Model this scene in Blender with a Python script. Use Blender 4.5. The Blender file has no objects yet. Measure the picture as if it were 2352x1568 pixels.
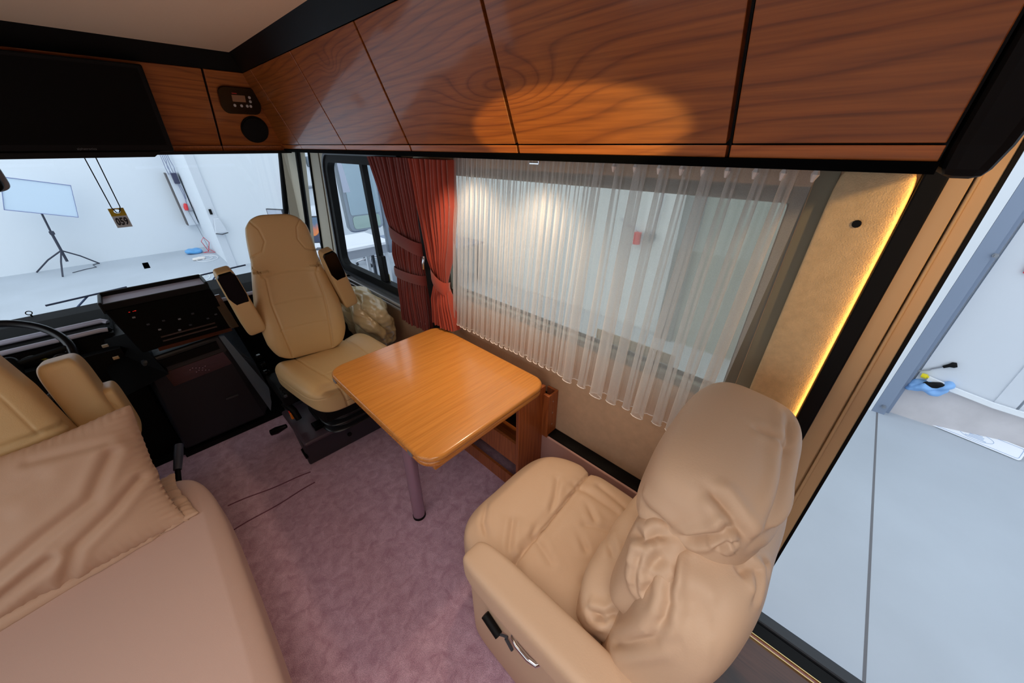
import bpy, bmesh, math, random
import numpy as np
from mathutils import Vector, Matrix, noise
random.seed(7); rng = np.random.default_rng(7)
PI = math.pi
scene = bpy.context.scene
C = scene.collection

# ------------------------------------------------------------------ camera
cam_d = bpy.data.cameras.new('camera'); cam = bpy.data.objects.new('camera', cam_d); C.objects.link(cam)
cam_d.sensor_width = 36.0; cam_d.lens = 36.0*800.0/2352.0; cam_d.clip_start = 0.02; cam_d.clip_end = 200
cam.location = (0, 0, 1.6)
cam.rotation_euler = (math.radians(90-29.41), 0, math.radians(-46.6))
scene.camera = cam

# ------------------------------------------------------------------ world, big lights, exposure
W = bpy.data.worlds.new('world'); scene.world = W; W.use_nodes = True
bg = W.node_tree.nodes['Background']; bg.inputs[0].default_value = (0.82, 0.91, 1.0, 1); bg.inputs[1].default_value = 1.6
scene.view_settings.view_transform = 'Standard'; scene.view_settings.look = 'None'
scene.view_settings.gamma = 1.0; scene.view_settings.use_curve_mapping = False
scene.view_settings.exposure = 0.0
def area(name, loc, size, power, col, target=None, rot=None, spread=None):
    l = bpy.data.lights.new(name, 'AREA'); l.shape = 'RECTANGLE'; l.size, l.size_y = size
    l.energy = power; l.color = col
    if spread: l.spread = math.radians(spread)
    o = bpy.data.objects.new(name, l); C.objects.link(o); o.location = loc
    if target is not None:
        o.rotation_euler = (Vector(target)-Vector(loc)).to_track_quat('-Z', 'Y').to_euler()
    elif rot: o.rotation_euler = rot
    return o
def spot(name, loc, target, power, col, ang, blend=0.5, r=0.02):
    l = bpy.data.lights.new(name, 'SPOT'); l.energy = power; l.color = col; l.spot_size = math.radians(ang)
    l.spot_blend = blend; l.shadow_soft_size = r
    o = bpy.data.objects.new(name, l); C.objects.link(o); o.location = loc
    o.rotation_euler = (Vector(target)-Vector(loc)).to_track_quat('-Z', 'Y').to_euler()
    return o
WARM = (1.0, 0.75, 0.52); NEUT = (1.0, 0.93, 0.88)
area('ceiling_lamp_light', (-0.35, -0.35, 1.93), (0.9, 0.9), 9, NEUT, rot=(0, 0, 0), spread=115)  # unseen source, added for the general interior light
area('ceiling_lamp_light_warm', (-0.45, 0.9, 1.93), (0.35, 0.6), 2.2, WARM, rot=(0, 0, 0))  # second unseen source, added to warm the interior light
area('hall_ceiling_light', (-1.0, 8.5, 5.2), (5, 3), 40, (0.94, 0.97, 1.0), rot=(0, 0, 0))  # added over the hall to brighten its front wall
spot('cabinet_spot_light', (0.93, 1.22, 1.54), (0.93, 1.15, 0.5), 12, WARM, 125, .9, .035)
spot('cabinet_spot_light', (0.93, 0.84, 1.54), (0.90, 0.84, 0.5), 12, WARM, 125, .9, .035)
area('door_post_strip_light', (1.0885, -.0655, 1.22), (0.003, 0.66), 0.16, (1.0, .50, .12), rot=(math.radians(90), 0, math.radians(-7)))
spot('entrance_lamp_light', (0.35, -0.75, 1.90), (1.12, -.14, 1.50), 26, (1.0, .62, .28), 42, .9, .05)
_s = spot('reading_lamp_light', (-0.80, 0.52, 1.05), (.72, .55, 1.625), 80, (1.0, .74, .20), 21, .25, .01); _s.scale = (1, .30, 1)  # added unseen spot, shaped to throw the warm patch on the cabinets

# ------------------------------------------------------------------ materials
MATS = {}
def base_mat(name):
    m = bpy.data.materials.new(name); m.use_nodes = True
    nt = m.node_tree; b = nt.nodes['Principled BSDF']
    return m, nt, b
def lin(c):
    return tuple(((x/255.0+0.055)/1.055)**2.4 if x/255.0 > 0.04045 else x/255.0/12.92 for x in c)
def simple(name, col, rough=0.5, metal=0.0, bump=0.0, bscale=200, var=0.0, vscale=8, coat=0.0, spec=0.5, sheen=0.0, stretch=(1,1,1)):
    if name in MATS: return MATS[name]
    m, nt, b = base_mat(name); c = lin(col)
    b.inputs['Base Color'].default_value = (*c, 1); b.inputs['Roughness'].default_value = rough
    b.inputs['Metallic'].default_value = metal; b.inputs['Coat Weight'].default_value = coat
    b.inputs['Specular IOR Level'].default_value = spec; b.inputs['Sheen Weight'].default_value = sheen
    tc = nt.nodes.new('ShaderNodeTexCoord'); mp = nt.nodes.new('ShaderNodeMapping'); mp.inputs['Scale'].default_value = stretch
    nt.links.new(tc.outputs['Object'], mp.inputs[0])
    if var:
        n = nt.nodes.new('ShaderNodeTexNoise'); n.inputs['Scale'].default_value = vscale; n.inputs['Detail'].default_value = 6
        nt.links.new(mp.outputs[0], n.inputs['Vector'])
        r = nt.nodes.new('ShaderNodeValToRGB')
        r.color_ramp.elements[0].position = 0.3; r.color_ramp.elements[1].position = 0.7
        r.color_ramp.elements[0].color = (*[x*(1-var) for x in c], 1); r.color_ramp.elements[1].color = (*[min(1, x*(1+var)) for x in c], 1)
        nt.links.new(n.outputs['Fac'], r.inputs[0]); nt.links.new(r.outputs[0], b.inputs['Base Color'])
    if bump:
        n2 = nt.nodes.new('ShaderNodeTexNoise'); n2.inputs['Scale'].default_value = bscale; n2.inputs['Detail'].default_value = 4
        nt.links.new(mp.outputs[0], n2.inputs['Vector'])
        bp = nt.nodes.new('ShaderNodeBump'); bp.inputs['Strength'].default_value = bump; bp.inputs['Distance'].default_value = 0.004
        nt.links.new(n2.outputs['Fac'], bp.inputs['Height']); nt.links.new(bp.outputs[0], b.inputs['Normal'])
    MATS[name] = m; return m
def wood(name, c1, c2, c3, along='Y', rough=0.3, scale=1.0, coat=0.3, seed=0.0, fig=1.0, crough=0.1, knots=(), pore=.75):
    """crown-cut wood: nearly parallel growth lines warped by slow noise into occasional ovals, plus fine pores"""
    if name in MATS: return MATS[name]
    m, nt, b = base_mat(name); N = nt.nodes.new; L = nt.links.new
    tc = N('ShaderNodeTexCoord'); mp = N('ShaderNodeMapping'); L(tc.outputs['Object'], mp.inputs[0])
    s = {'Y': (3.0, .8, 5.5), 'X': (.9, 5.5, 4.0), 'Z': (5.0, 5.0, 1.0)}[along]
    mp.inputs['Scale'].default_value = tuple(x*scale for x in s); mp.inputs['Location'].default_value = (seed, seed*.7, seed*.3)
    n1 = N('ShaderNodeTexNoise'); n1.inputs['Scale'].default_value = 1.0; n1.inputs['Detail'].default_value = 2.5; n1.inputs['Roughness'].default_value = .4
    L(mp.outputs[0], n1.inputs['Vector'])
    dt = N('ShaderNodeVectorMath'); dt.operation = 'DOT_PRODUCT'; dt.inputs[1].default_value = {'Y': (0, .05, 1), 'X': (.05, 1, 1), 'Z': (1, 1, .03)}[along]
    L(tc.outputs['Object'], dt.inputs[0])
    m1 = N('ShaderNodeMath'); m1.operation = 'MULTIPLY'; m1.inputs[1].default_value = 48.0*scale; L(dt.outputs['Value'], m1.inputs[0])
    mu = N('ShaderNodeMath'); mu.operation = 'MULTIPLY_ADD'; mu.inputs[1].default_value = 8.0*fig; L(n1.outputs['Fac'], mu.inputs[0]); L(m1.outputs[0], mu.inputs[2])
    last = mu
    for (ctr, rad, amp) in knots:
        k0 = N('ShaderNodeVectorMath'); k0.operation = 'SUBTRACT'; k0.inputs[1].default_value = ctr; L(tc.outputs['Object'], k0.inputs[0])
        k1 = N('ShaderNodeVectorMath'); k1.operation = 'MULTIPLY'; k1.inputs[1].default_value = tuple(1/r for r in rad); L(k0.outputs[0], k1.inputs[0])
        k2 = N('ShaderNodeVectorMath'); k2.operation = 'DOT_PRODUCT'; L(k1.outputs[0], k2.inputs[0]); L(k1.outputs[0], k2.inputs[1])
        k3 = N('ShaderNodeMath'); k3.operation = 'MULTIPLY'; k3.inputs[1].default_value = -1; L(k2.outputs['Value'], k3.inputs[0])
        k4 = N('ShaderNodeMath'); k4.operation = 'EXPONENT'; L(k3.outputs[0], k4.inputs[0])
        k5 = N('ShaderNodeMath'); k5.operation = 'MULTIPLY_ADD'; k5.inputs[1].default_value = amp; L(k4.outputs[0], k5.inputs[0]); L(last.outputs[0], k5.inputs[2]); last = k5
    fr = N('ShaderNodeMath'); fr.operation = 'FRACT'; L(last.outputs[0], fr.inputs[0])
    r1 = N('ShaderNodeValToRGB'); e = r1.color_ramp.elements
    e[0].position = 0.0; e[0].color = (*lin(c2), 1); e[1].position = 1.0; e[1].color = (*lin(c2), 1)
    k = r1.color_ramp.elements.new(0.30); k.color = (*lin(c1), 1); k = r1.color_ramp.elements.new(0.7); k.color = (*lin(c1), 1)
    k = r1.color_ramp.elements.new(0.92); k.color = (*lin(c3), 1)
    L(fr.outputs[0], r1.inputs[0])
    mp2 = N('ShaderNodeMapping'); L(tc.outputs['Object'], mp2.inputs[0])
    s2 = {'Y': (110, 5, 150), 'X': (5, 130, 130), 'Z': (130, 130, 5)}[along]; mp2.inputs['Scale'].default_value = s2
    n2 = N('ShaderNodeTexNoise'); n2.inputs['Scale'].default_value = 1.2; n2.inputs['Detail'].default_value = 6; L(mp2.outputs[0], n2.inputs['Vector'])
    r2 = N('ShaderNodeValToRGB'); r2.color_ramp.elements[0].position = .28; r2.color_ramp.elements[0].color = (.58, .52, .48, 1)
    r2.color_ramp.elements[1].position = .62; r2.color_ramp.elements[1].color = (1.06, 1.06, 1.06, 1); L(n2.outputs['Fac'], r2.inputs[0])
    mx = N('ShaderNodeMix'); mx.data_type = 'RGBA'; mx.blend_type = 'MULTIPLY'; mx.inputs['Factor'].default_value = pore
    L(r1.outputs[0], mx.inputs[6]); L(r2.outputs[0], mx.inputs[7]); L(mx.outputs[2], b.inputs['Base Color'])
    b.inputs['Roughness'].default_value = rough; b.inputs['Coat Weight'].default_value = coat; b.inputs['Coat Roughness'].default_value = crough
    MATS[name] = m; return m
def glass_mat(name, col=(1, 1, 1), refl=0.06, tint=1.0):
    if name in MATS: return MATS[name]
    m, nt, b = base_mat(name); N = nt.nodes.new; L = nt.links.new
    out = nt.nodes['Material Output']; nt.nodes.remove(b)
    t = N('ShaderNodeBsdfTransparent'); t.inputs[0].default_value = (*col, 1)
    g = N('ShaderNodeBsdfGlossy'); g.inputs['Roughness'].default_value = 0.01
    mx = N('ShaderNodeMixShader'); mx.inputs[0].default_value = refl
    L(t.outputs[0], mx.inputs[1]); L(g.outputs[0], mx.inputs[2]); L(mx.outputs[0], out.inputs[0])
    MATS[name] = m; return m
def sheer_mat(name):
    m, nt, b = base_mat(name); N = nt.nodes.new; L = nt.links.new
    out = nt.nodes['Material Output']; nt.nodes.remove(b)
    t = N('ShaderNodeBsdfTransparent'); t.inputs[0].default_value = (.97, .97, .97, 1)
    d = N('ShaderNodeBsdfDiffuse'); d.inputs[0].default_value = (.92, .90, .88, 1)
    tr = N('ShaderNodeBsdfTranslucent'); tr.inputs[0].default_value = (.92, .90, .88, 1)
    m1 = N('ShaderNodeMixShader'); m1.inputs[0].default_value = .58; L(d.outputs[0], m1.inputs[1]); L(tr.outputs[0], m1.inputs[2])
    lw = N('ShaderNodeLayerWeight'); lw.inputs['Blend'].default_value = 0.35
    tc = N('ShaderNodeTexCoord'); mp = N('ShaderNodeMapping'); mp.inputs['Scale'].default_value = (900, 900, 500); L(tc.outputs['Object'], mp.inputs[0])
    n = N('ShaderNodeTexNoise'); n.inputs['Scale'].default_value = 1.0; n.inputs['Detail'].default_value = 1; L(mp.outputs[0], n.inputs['Vector'])
    a = N('ShaderNodeMath'); a.operation = 'MULTIPLY_ADD'; a.inputs[1].default_value = .45; a.inputs[2].default_value = .25; L(lw.outputs['Facing'], a.inputs[0])
    a2 = N('ShaderNodeMath'); a2.operation = 'MULTIPLY_ADD'; a2.inputs[1].default_value = .16; L(n.outputs['Fac'], a2.inputs[0]); L(a.outputs[0], a2.inputs[2])
    mx = N('ShaderNodeMixShader'); L(a2.outputs[0], mx.inputs[0]); L(t.outputs[0], mx.inputs[1]); L(m1.outputs[0], mx.inputs[2])
    L(mx.outputs[0], out.inputs[0]); MATS[name] = m; return m
def emit(name, col, s=1.0):
    if name in MATS: return MATS[name]
    m, nt, b = base_mat(name); b.inputs['Base Color'].default_value = (0, 0, 0, 1)
    b.inputs['Emission Color'].default_value = (*lin(col), 1); b.inputs['Emission Strength'].default_value = s
    MATS[name] = m; return m
def carpet_mat():
    m, nt, b = base_mat('carpet'); N = nt.nodes.new; L = nt.links.new
    tc = N('ShaderNodeTexCoord')
    n1 = N('ShaderNodeTexNoise'); n1.inputs['Scale'].default_value = 24; n1.inputs['Detail'].default_value = 9; n1.inputs['Roughness'].default_value = .62; n1.inputs['Distortion'].default_value = .6
    n2 = N('ShaderNodeTexNoise'); n2.inputs['Scale'].default_value = 330; n2.inputs['Detail'].default_value = 3
    L(tc.outputs['Object'], n1.inputs[0]); L(tc.outputs['Object'], n2.inputs[0])
    r = N('ShaderNodeValToRGB'); e = r.color_ramp.elements
    e[0].position = .25; e[0].color = (*lin((182, 140, 164)), 1); e[1].position = .66; e[1].color = (*lin((226, 190, 214)), 1)
    L(n1.outputs[0], r.inputs[0])
    r2 = N('ShaderNodeValToRGB'); r2.color_ramp.elements[0].position = .3; r2.color_ramp.elements[0].color = (.66, .66, .66, 1); r2.color_ramp.elements[1].position = .7; r2.color_ramp.elements[1].color = (1.12, 1.12, 1.12, 1)
    L(n2.outputs[0], r2.inputs[0])
    mx = N('ShaderNodeMix'); mx.data_type = 'RGBA'; mx.blend_type = 'MULTIPLY'; mx.inputs['Factor'].default_value = 1
    L(r.outputs[0], mx.inputs[6]); L(r2.outputs[0], mx.inputs[7]); L(mx.outputs[2], b.inputs['Base Color'])
    b.inputs['Roughness'].default_value = .95; b.inputs['Sheen Weight'].default_value = .4; b.inputs['Specular IOR Level'].default_value = .1
    ad = N('ShaderNodeMath'); ad.operation = 'ADD'; L(n1.outputs[0], ad.inputs[0]); L(n2.outputs[0], ad.inputs[1])
    bp = N('ShaderNodeBump'); bp.inputs['Strength'].default_value = .6; bp.inputs['Distance'].default_value = .006; L(ad.outputs[0], bp.inputs['Height']); L(bp.outputs[0], b.inputs['Normal'])
    return m
M_carpet = carpet_mat()
M_cab = wood('cabinet_cherry', (160, 89, 34), (150, 81, 30), (128, 65, 22), 'Y', .38, 1.0, .45, crough=.08, knots=(((.69, .70, 1.715), (1, .17, .042), 5.0), ((.65, 1.46, 1.835), (1, .06, .028), 2.6)))
M_cabX = wood('cabinet_cherry_across', (160, 89, 34), (150, 81, 30), (128, 65, 22), 'X', .38, 1.0, .3, seed=3.1)
M_lip = wood('cabinet_lip_wood', (186, 104, 44), (178, 98, 40), (166, 88, 34), 'Y', .3, 1.0, .4)
M_table = wood('table_beech', (212, 142, 66), (210, 140, 64), (206, 134, 60), 'X', .25, .45, .55, seed=5.2, fig=.8, crough=.12, pore=.4)
M_tedge = wood('table_edge_beech', (208, 136, 60), (204, 130, 56), (192, 118, 50), 'X', .25, .6, .5, seed=1.2)
M_panel = wood('panel_wood', (168, 94, 48), (160, 86, 43), (146, 76, 37), 'Z', .4, 1.0, .15)
M_veneer = wood('dark_walnut', (84, 50, 36), (58, 32, 22), (40, 22, 15), 'Y', .35, .8, .15, seed=2)
M_walnut = wood('dash_walnut', (60, 22, 14), (44, 14, 9), (30, 10, 7), 'X', .1, 1, .8)
M_leather = simple('cream_leather', (208, 176, 126), .42, bump=.12, bscale=350, spec=.4)
M_leather2 = simple('cream_leather_soft', (208, 178, 150), .5, bump=.10, bscale=260, spec=.35)
M_sofa = simple('beige_sofa_fabric', (200, 170, 158), .6, bump=.08, bscale=500, spec=.3)
M_pillow = simple('beige_pillow_cloth', (202, 170, 146), .62, bump=.08, bscale=500, spec=.3)
M_stitch = simple('seam_thread', (160, 126, 92), .7)
M_satin = simple('gold_satin', (206, 186, 146), .24, bump=.1, bscale=60, spec=.7)
M_black = simple('black_plastic', (8, 9, 11), .5, bump=.05, bscale=400, spec=.25)
M_blackgloss = simple('black_gloss', (4, 4, 5), .2, spec=.2)
M_rubber = simple('black_rubber', (5, 5, 6), .6, spec=.2)
M_darkgrey = simple('dark_grey_plastic', (58, 62, 70), .5, bump=.1, bscale=600)
M_console_lit = simple('console_blue_grey', (104, 122, 140), .55, bump=.1, bscale=600)
M_grey = simple('grey_metal', (150, 156, 165), .35, .6)
M_chrome = simple('chrome', (215, 215, 220), .12, 1.0)
M_alu = simple('aluminium_sill', (190, 188, 190), .35, .7)
M_brass = simple('brass', (220, 190, 130), .2, 1.0)
M_wallf = simple('wall_felt', (205, 172, 140), .9, bump=.35, bscale=500, var=.06, vscale=30)
M_pad = simple('pillar_felt', (215, 190, 150), .9, bump=.5, bscale=350, var=.08, vscale=60)
M_ceil = simple('ceiling_felt', (238, 216, 188), .85, bump=.1, bscale=80)
M_pillarb = simple('pillar_cream', (196, 188, 168), .6)
M_jamb = simple('door_frame_cream', (214, 180, 136), .4)
M_red = simple('terracotta_cloth', (170, 62, 40), .75, bump=.25, bscale=700, sheen=.4)
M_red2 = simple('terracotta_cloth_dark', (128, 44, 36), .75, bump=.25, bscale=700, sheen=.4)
M_hem = simple('sheer_hem', (235, 228, 222), .7)
M_white = simple('hall_white', (226, 232, 238), .6)
M_white2 = simple('hall_panel_white', (214, 220, 228), .45)
M_hfloor = simple('hall_floor_grey', (180, 188, 197), .55, var=.05, vscale=1.5, bump=.04, bscale=20)
M_plinth = simple('concrete_plinth', (206, 202, 204), .8, bump=.5, bscale=30, var=.06, vscale=6)
M_steel = simple('steel_blue_grey', (132, 146, 168), .5)
M_glass = glass_mat('clear_glass', (.97, .98, .98), .04)
M_glassg = glass_mat('green_tinted_glass', (.92, .92, .86), .05)
M_sheer = sheer_mat('sheer_voile')

# ------------------------------------------------------------------ mesh helpers
XF = None
def mk(name, V, F, mat, parent=None, smooth=True, autosmooth=None):
    V = np.asarray(V, float)
    if XF is not None:
        V = V @ np.array(XF.to_3x3()).T + np.array(XF.translation)
    me = bpy.data.meshes.new(name); me.from_pydata([tuple(v) for v in V], [], [tuple(int(i) for i in f) for f in F]); me.update()
    if smooth:
        me.polygons.foreach_set('use_smooth', [True]*len(me.polygons))
    if mat is not None: me.materials.append(mat)
    o = bpy.data.objects.new(name, me); C.objects.link(o)
    if parent is not None:
        o.parent = parent
        off = Vector((0, 0, 0)); p = parent
        while p is not None: off += p.location; p = p.parent
        o.location = -off
    return o
def tag(o, label=None, cat=None, group=None, kind=None):
    if label: o['label'] = label
    if cat: o['category'] = cat
    if group: o['group'] = group
    if kind: o['kind'] = kind
    return o
def thing(name, label, cat, loc=(0, 0, 0), group=None):
    o = bpy.data.objects.new(name, None); C.objects.link(o); o.location = loc; o.empty_display_size = .05
    return tag(o, label, cat, group)
class MB:
    def __init__(s): s.V = []; s.F = []
    def add(s, V, F):
        n = len(s.V); s.V += [tuple(map(float, v)) for v in V]; s.F += [tuple(int(i)+n for i in f) for f in F]; return s
    def box(s, a, b, bev=0.0, seg=2):
        a = np.minimum(a, b), np.maximum(a, b); lo, hi = a
        if bev <= 0:
            x0, y0, z0 = lo; x1, y1, z1 = hi
            V = [(x0,y0,z0),(x1,y0,z0),(x1,y1,z0),(x0,y1,z0),(x0,y0,z1),(x1,y0,z1),(x1,y1,z1),(x0,y1,z1)]
            return s.add(V, [(0,3,2,1),(4,5,6,7),(0,1,5,4),(1,2,6,5),(2,3,7,6),(3,0,4,7)])
        bm = bmesh.new(); bmesh.ops.create_cube(bm, size=1.0)
        for v in bm.verts:
            v.co = Vector([(lo[i]+hi[i])/2 + v.co[i]*(hi[i]-lo[i]) for i in range(3)])
        bmesh.ops.bevel(bm, geom=bm.edges[:], offset=min(bev, .49*min(hi[i]-lo[i] for i in range(3))), segments=seg, affect='EDGES', profile=.5)
        bm.verts.index_update(); V = [tuple(v.co) for v in bm.verts]; F = [[v.index for v in f.verts] for f in bm.faces]; bm.free()
        return s.add(V, F)
    def tube(s, pts, r, n=10, caps=True, closed=False):
        pts = [Vector(p) for p in pts]; m = len(pts); R_ = r if hasattr(r, '__len__') else [r]*m
        V = []; F = []; prev = None
        for i, p in enumerate(pts):
            if closed: t = (pts[(i+1) % m]-pts[i-1]).normalized()
            else: t = (pts[min(i+1, m-1)]-pts[max(i-1, 0)]).normalized()
            if prev is None:
                a = Vector((0, 0, 1)) if abs(t.z) < .9 else Vector((1, 0, 0)); u = t.cross(a).normalized()
            else:
                u = (prev - t*prev.dot(t)).normalized()
            prev = u; w = t.cross(u)
            for k in range(n):
                th = 2*PI*k/n; V.append(p + (u*math.cos(th)+w*math.sin(th))*R_[i])
        for i in range(m-1 if not closed else m):
            j = (i+1) % m
            for k in range(n): F.append((i*n+k, i*n+(k+1) % n, j*n+(k+1) % n, j*n+k))
        if caps and not closed:
            F.append(tuple(range(n))[::-1]); F.append(tuple((m-1)*n+k for k in range(n)))
        return s.add(V, F)
    def prism(s, poly, d, axis=2, base=0.0):
        """poly: 2D outline; extruded from base to base+d along axis; other axes in order"""
        n = len(poly); V = []
        for h in (base, base+d):
            for (a, b) in poly:
                V.append({0: (h, a, b), 1: (a, h, b), 2: (a, b, h)}[axis])
        F = [tuple(range(n))[::-1], tuple(range(n, 2*n))] + [(i, (i+1) % n, n+(i+1) % n, n+i) for i in range(n)]
        return s.add(V, F)
    def quad(s, a, b, c, d): return s.add([a, b, c, d], [(0, 1, 2, 3)])
    def slab(s, a, b, c, d, t):
        """thick quad, extruded by vector t"""
        t = np.array(t, float); P = [np.array(p, float) for p in (a, b, c, d)]
        return s.add(P+[p+t for p in P], [(0,1,2,3),(7,6,5,4),(0,4,5,1),(1,5,6,2),(2,6,7,3),(3,7,4,0)])
    def build(s, name, mat, parent=None, smooth=False, bevel=0.0):
        o = mk(name, s.V, s.F, mat, parent, smooth)
        bm = bmesh.new(); bm.from_mesh(o.data); bmesh.ops.recalc_face_normals(bm, faces=bm.faces[:]); bm.to_mesh(o.data); bm.free()
        if bevel:
            md = o.modifiers.new('bevel', 'BEVEL'); md.width = bevel; md.segments = 2; md.limit_method = 'ANGLE'; md.angle_limit = math.radians(40)
        if smooth: 
            for p in o.data.polygons: p.use_smooth = True
            try:
                o.data.set_sharp_from_angle(angle=math.radians(45))
            except Exception: pass
        return o
def struct(o): o['kind'] = 'structure'; return o
def rrect(x0, x1, y0, y1, r, n=6):
    P = []
    for cx, cy, a0 in ((x1-r, y1-r, 0), (x0+r, y1-r, 90), (x0+r, y0+r, 180), (x1-r, y0+r, 270)):
        for k in range(n+1):
            a = math.radians(a0+90*k/n); P.append((cx+r*math.cos(a), cy+r*math.sin(a)))
    return P
def cube_grid(n):
    key = {}; V = []; F = []
    def vid(p):
        k = tuple(int(round(c*n)) for c in p)
        if k not in key: key[k] = len(V); V.append(p)
        return key[k]
    t = np.linspace(-1, 1, n+1)
    for ax in range(3):
        for sg in (-1, 1):
            for i in range(n):
                for j in range(n):
                    q = []
                    for a, b in ((i, j), (i+1, j), (i+1, j+1), (i, j+1)):
                        p = [0, 0, 0]; p[ax] = sg; p[(ax+1) % 3] = t[a]; p[(ax+2) % 3] = t[b]; q.append(vid(tuple(p)))
                    F.append(q if sg > 0 else q[::-1])
    return np.array(V), np.array(F)
_cg = {}
def normals(V, F):
    fn = np.cross(V[F[:, 2]]-V[F[:, 0]], V[F[:, 3]]-V[F[:, 1]]); N = np.zeros_like(V)
    for k in range(4): np.add.at(N, F[:, k], fn)
    return N/np.maximum(np.linalg.norm(N, axis=1, keepdims=True), 1e-12)
def segdist(P, A, B):
    A = np.array(A, float); B = np.array(B, float); d = B-A; L2 = max(d@d, 1e-12)
    t = np.clip(((P-A)@d)/L2, 0, 1); return np.linalg.norm(P-(A+t[:, None]*d), axis=1)
def polydist(P, pl):
    D = np.full(len(P), 1e9)
    for a, b in zip(pl[:-1], pl[1:]): D = np.minimum(D, segdist(P, a, b))
    return D
def cushion(size, e=4.0, n=40, shape=None, grooves=(), disp=None, wr=0.0, wrs=(8, 8, 8), wseed=0):
    """superellipsoid block centred on the origin; size = full extents; grooves = (mask_fn, plane axes, polyline, depth, width)"""
    if n not in _cg: _cg[n] = cube_grid(n)
    P, F = _cg[n]
    Pt = np.sin(P*PI/2*.999)*0.35+P*0.65
    ee = np.array(e if hasattr(e, '__len__') else (e, e, e), float)
    em = float(ee.mean())
    V = Pt/((np.abs(Pt)**em).sum(1)**(1/em))[:, None]
    U = V.copy(); V = V*np.array(size)/2
    if shape is not None: V = shape(V, U)
    Nn = normals(V, F)
    dd = np.zeros(len(V))
    for g in grooves:
        mask, axes, pl, dep, wd = g[:5]
        d = polydist(V[:, axes], pl)
        a = -dep*np.exp(-(d/wd)**2)
        if len(g) > 5: a += g[5]*np.exp(-((d-2.6*wd)/(1.6*wd))**2)
        dd += a*mask(V, Nn)
    if wr:
        q = V*np.array(wrs)+wseed*3.7
        dd += wr*np.array([noise.noise(Vector(x)) for x in q])
    if disp is not None: dd += disp(V, Nn)
    return V+Nn*dd[:, None], F
def put(V, R=None, T=(0, 0, 0)):
    if R is not None: V = V @ np.array(R).T
    return V+np.array(T)
def rotm(ax, deg): return np.array(Matrix.Rotation(math.radians(deg), 3, ax))
def surf(name, fn, nu, nv, mat, parent=None, closed_u=False):
    V = []; F = []
    for i in range(nu+1):
        for j in range(nv+1): V.append(fn(i/nu, j/nv))
    for i in range(nu):
        for j in range(nv):
            a = i*(nv+1)+j; F.append((a, a+nv+1, a+nv+2, a+1))
    return mk(name, V, F, mat, parent, True)
def text(name, body, size, mat, origin, ux, uy, parent=None, extrude=0.0008, align='CENTER', sx=1.0, bold=0.0):
    cu = bpy.data.curves.new(name, 'FONT'); cu.body = body; cu.size = size; cu.extrude = extrude
    cu.offset = bold; cu.align_x = align; cu.align_y = 'CENTER'; cu.resolution_u = 2
    tmp = bpy.data.objects.new(name+'_tmp', cu); C.objects.link(tmp)
    dg = bpy.context.evaluated_depsgraph_get(); me = bpy.data.meshes.new_from_object(tmp.evaluated_get(dg))
    bpy.data.objects.remove(tmp)
    ux = Vector(ux).normalized(); uy = Vector(uy).normalized(); uz = ux.cross(uy)
    Rm = Matrix((ux, uy, uz)).transposed(); o3 = Vector(origin)
    V = [tuple(o3+Rm@Vector((v.co.x*sx, v.co.y, v.co.z))) for v in me.vertices]; F = [tuple(p.vertices) for p in me.polygons]
    return mk(name, V, F, mat, parent, False)

# ================================================================== SETTING: the vehicle shell
XW = 1.12
b = MB().box((-1.12, -1.6, -.05), (1.055, 2.42, 0)); f = struct(b.build('floor', M_carpet)); 
b = MB().box((-1.12, 2.42, -.05), (XW+.10, 3.95, 0)); struct(b.build('floor', M_rubber))
# ceiling
b = MB().box((-1.3, -1.6, 1.96), (.575, 2.28, 2.0)); struct(b.build('ceiling', M_ceil))
b = MB().box((.575, -1.6, 1.97), (XW+.1, 3.7, 2.0)).box((-1.3, 2.28, 1.97), (.575, 3.7, 2.0)); struct(b.build('ceiling', M_black))
b = MB().slab((.575, -.35, 1.96), (.575, 2.28, 1.96), (.622, 2.355, 1.90), (.622, -.35, 1.90), (.03, 0, .02)); struct(b.build('trim_1', M_black))
b = MB().slab((.575, 2.28, 1.96), (-1.12, 2.28, 1.96), (-1.12, 2.355, 1.90), (.622, 2.355, 1.90), (0, .03, .02)); struct(b.build('trim_2', M_black))
# right wall with window openings  (wall skin X = XW .. XW+.04)
def wall_right():
    m = MB(); x0, x1 = XW, XW+.045
    def bx(y0, y1, z0, z1): m.box((x0, y0, z0), (x1, y1, z1))
    bx(-.09, .10, 0, 1.97)
    bx(.10, 1.56, 0, .86); bx(.10, 1.56, 1.515, 1.97)
    bx(1.56, 2.02, 0, 1.97)
    bx(2.02, 3.0, 0, .66); bx(2.02, 3.0, 1.55, 1.97)
    bx(3.0, 3.95, 0, .60); bx(3.0, 3.95, 1.55, 1.97)
    return struct(m.build('wall_right', M_wallf))
wall_right()
# slanted pillars round the small quarter window
b = MB().slab((XW, 3.38, 1.56), (XW, 3.66, 1.56), (XW, 4.0, .55), (XW, 3.83, .58), (.045, 0, 0)); struct(b.build('wall_right', M_pillarb))
b = MB().slab((XW-.006, 2.90, 1.56), (XW-.006, 3.14, 1.56), (XW-.006, 3.46, .55), (XW-.006, 3.05, .60), (.05, 0, 0)); struct(b.build('trim_3', M_pillarb))
b = MB().tube([(XW-.01, 3.145, 1.555), (XW-.01, 3.47, .57)], .010, 8).tube([(XW-.01, 3.38, 1.555), (XW-.01, 3.60, 1.0), (XW-.01, 3.83, .58)], .020, 8); struct(b.build('trim_4', M_rubber, smooth=True))
b = MB().tube([(XW-.008, 2.97, 1.55), (XW-.008, 3.08, 1.1), (XW-.008, 3.20, .62)], .004, 6); struct(b.build('trim_5', simple('seam_brown', (110, 92, 72), .8)))
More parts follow.
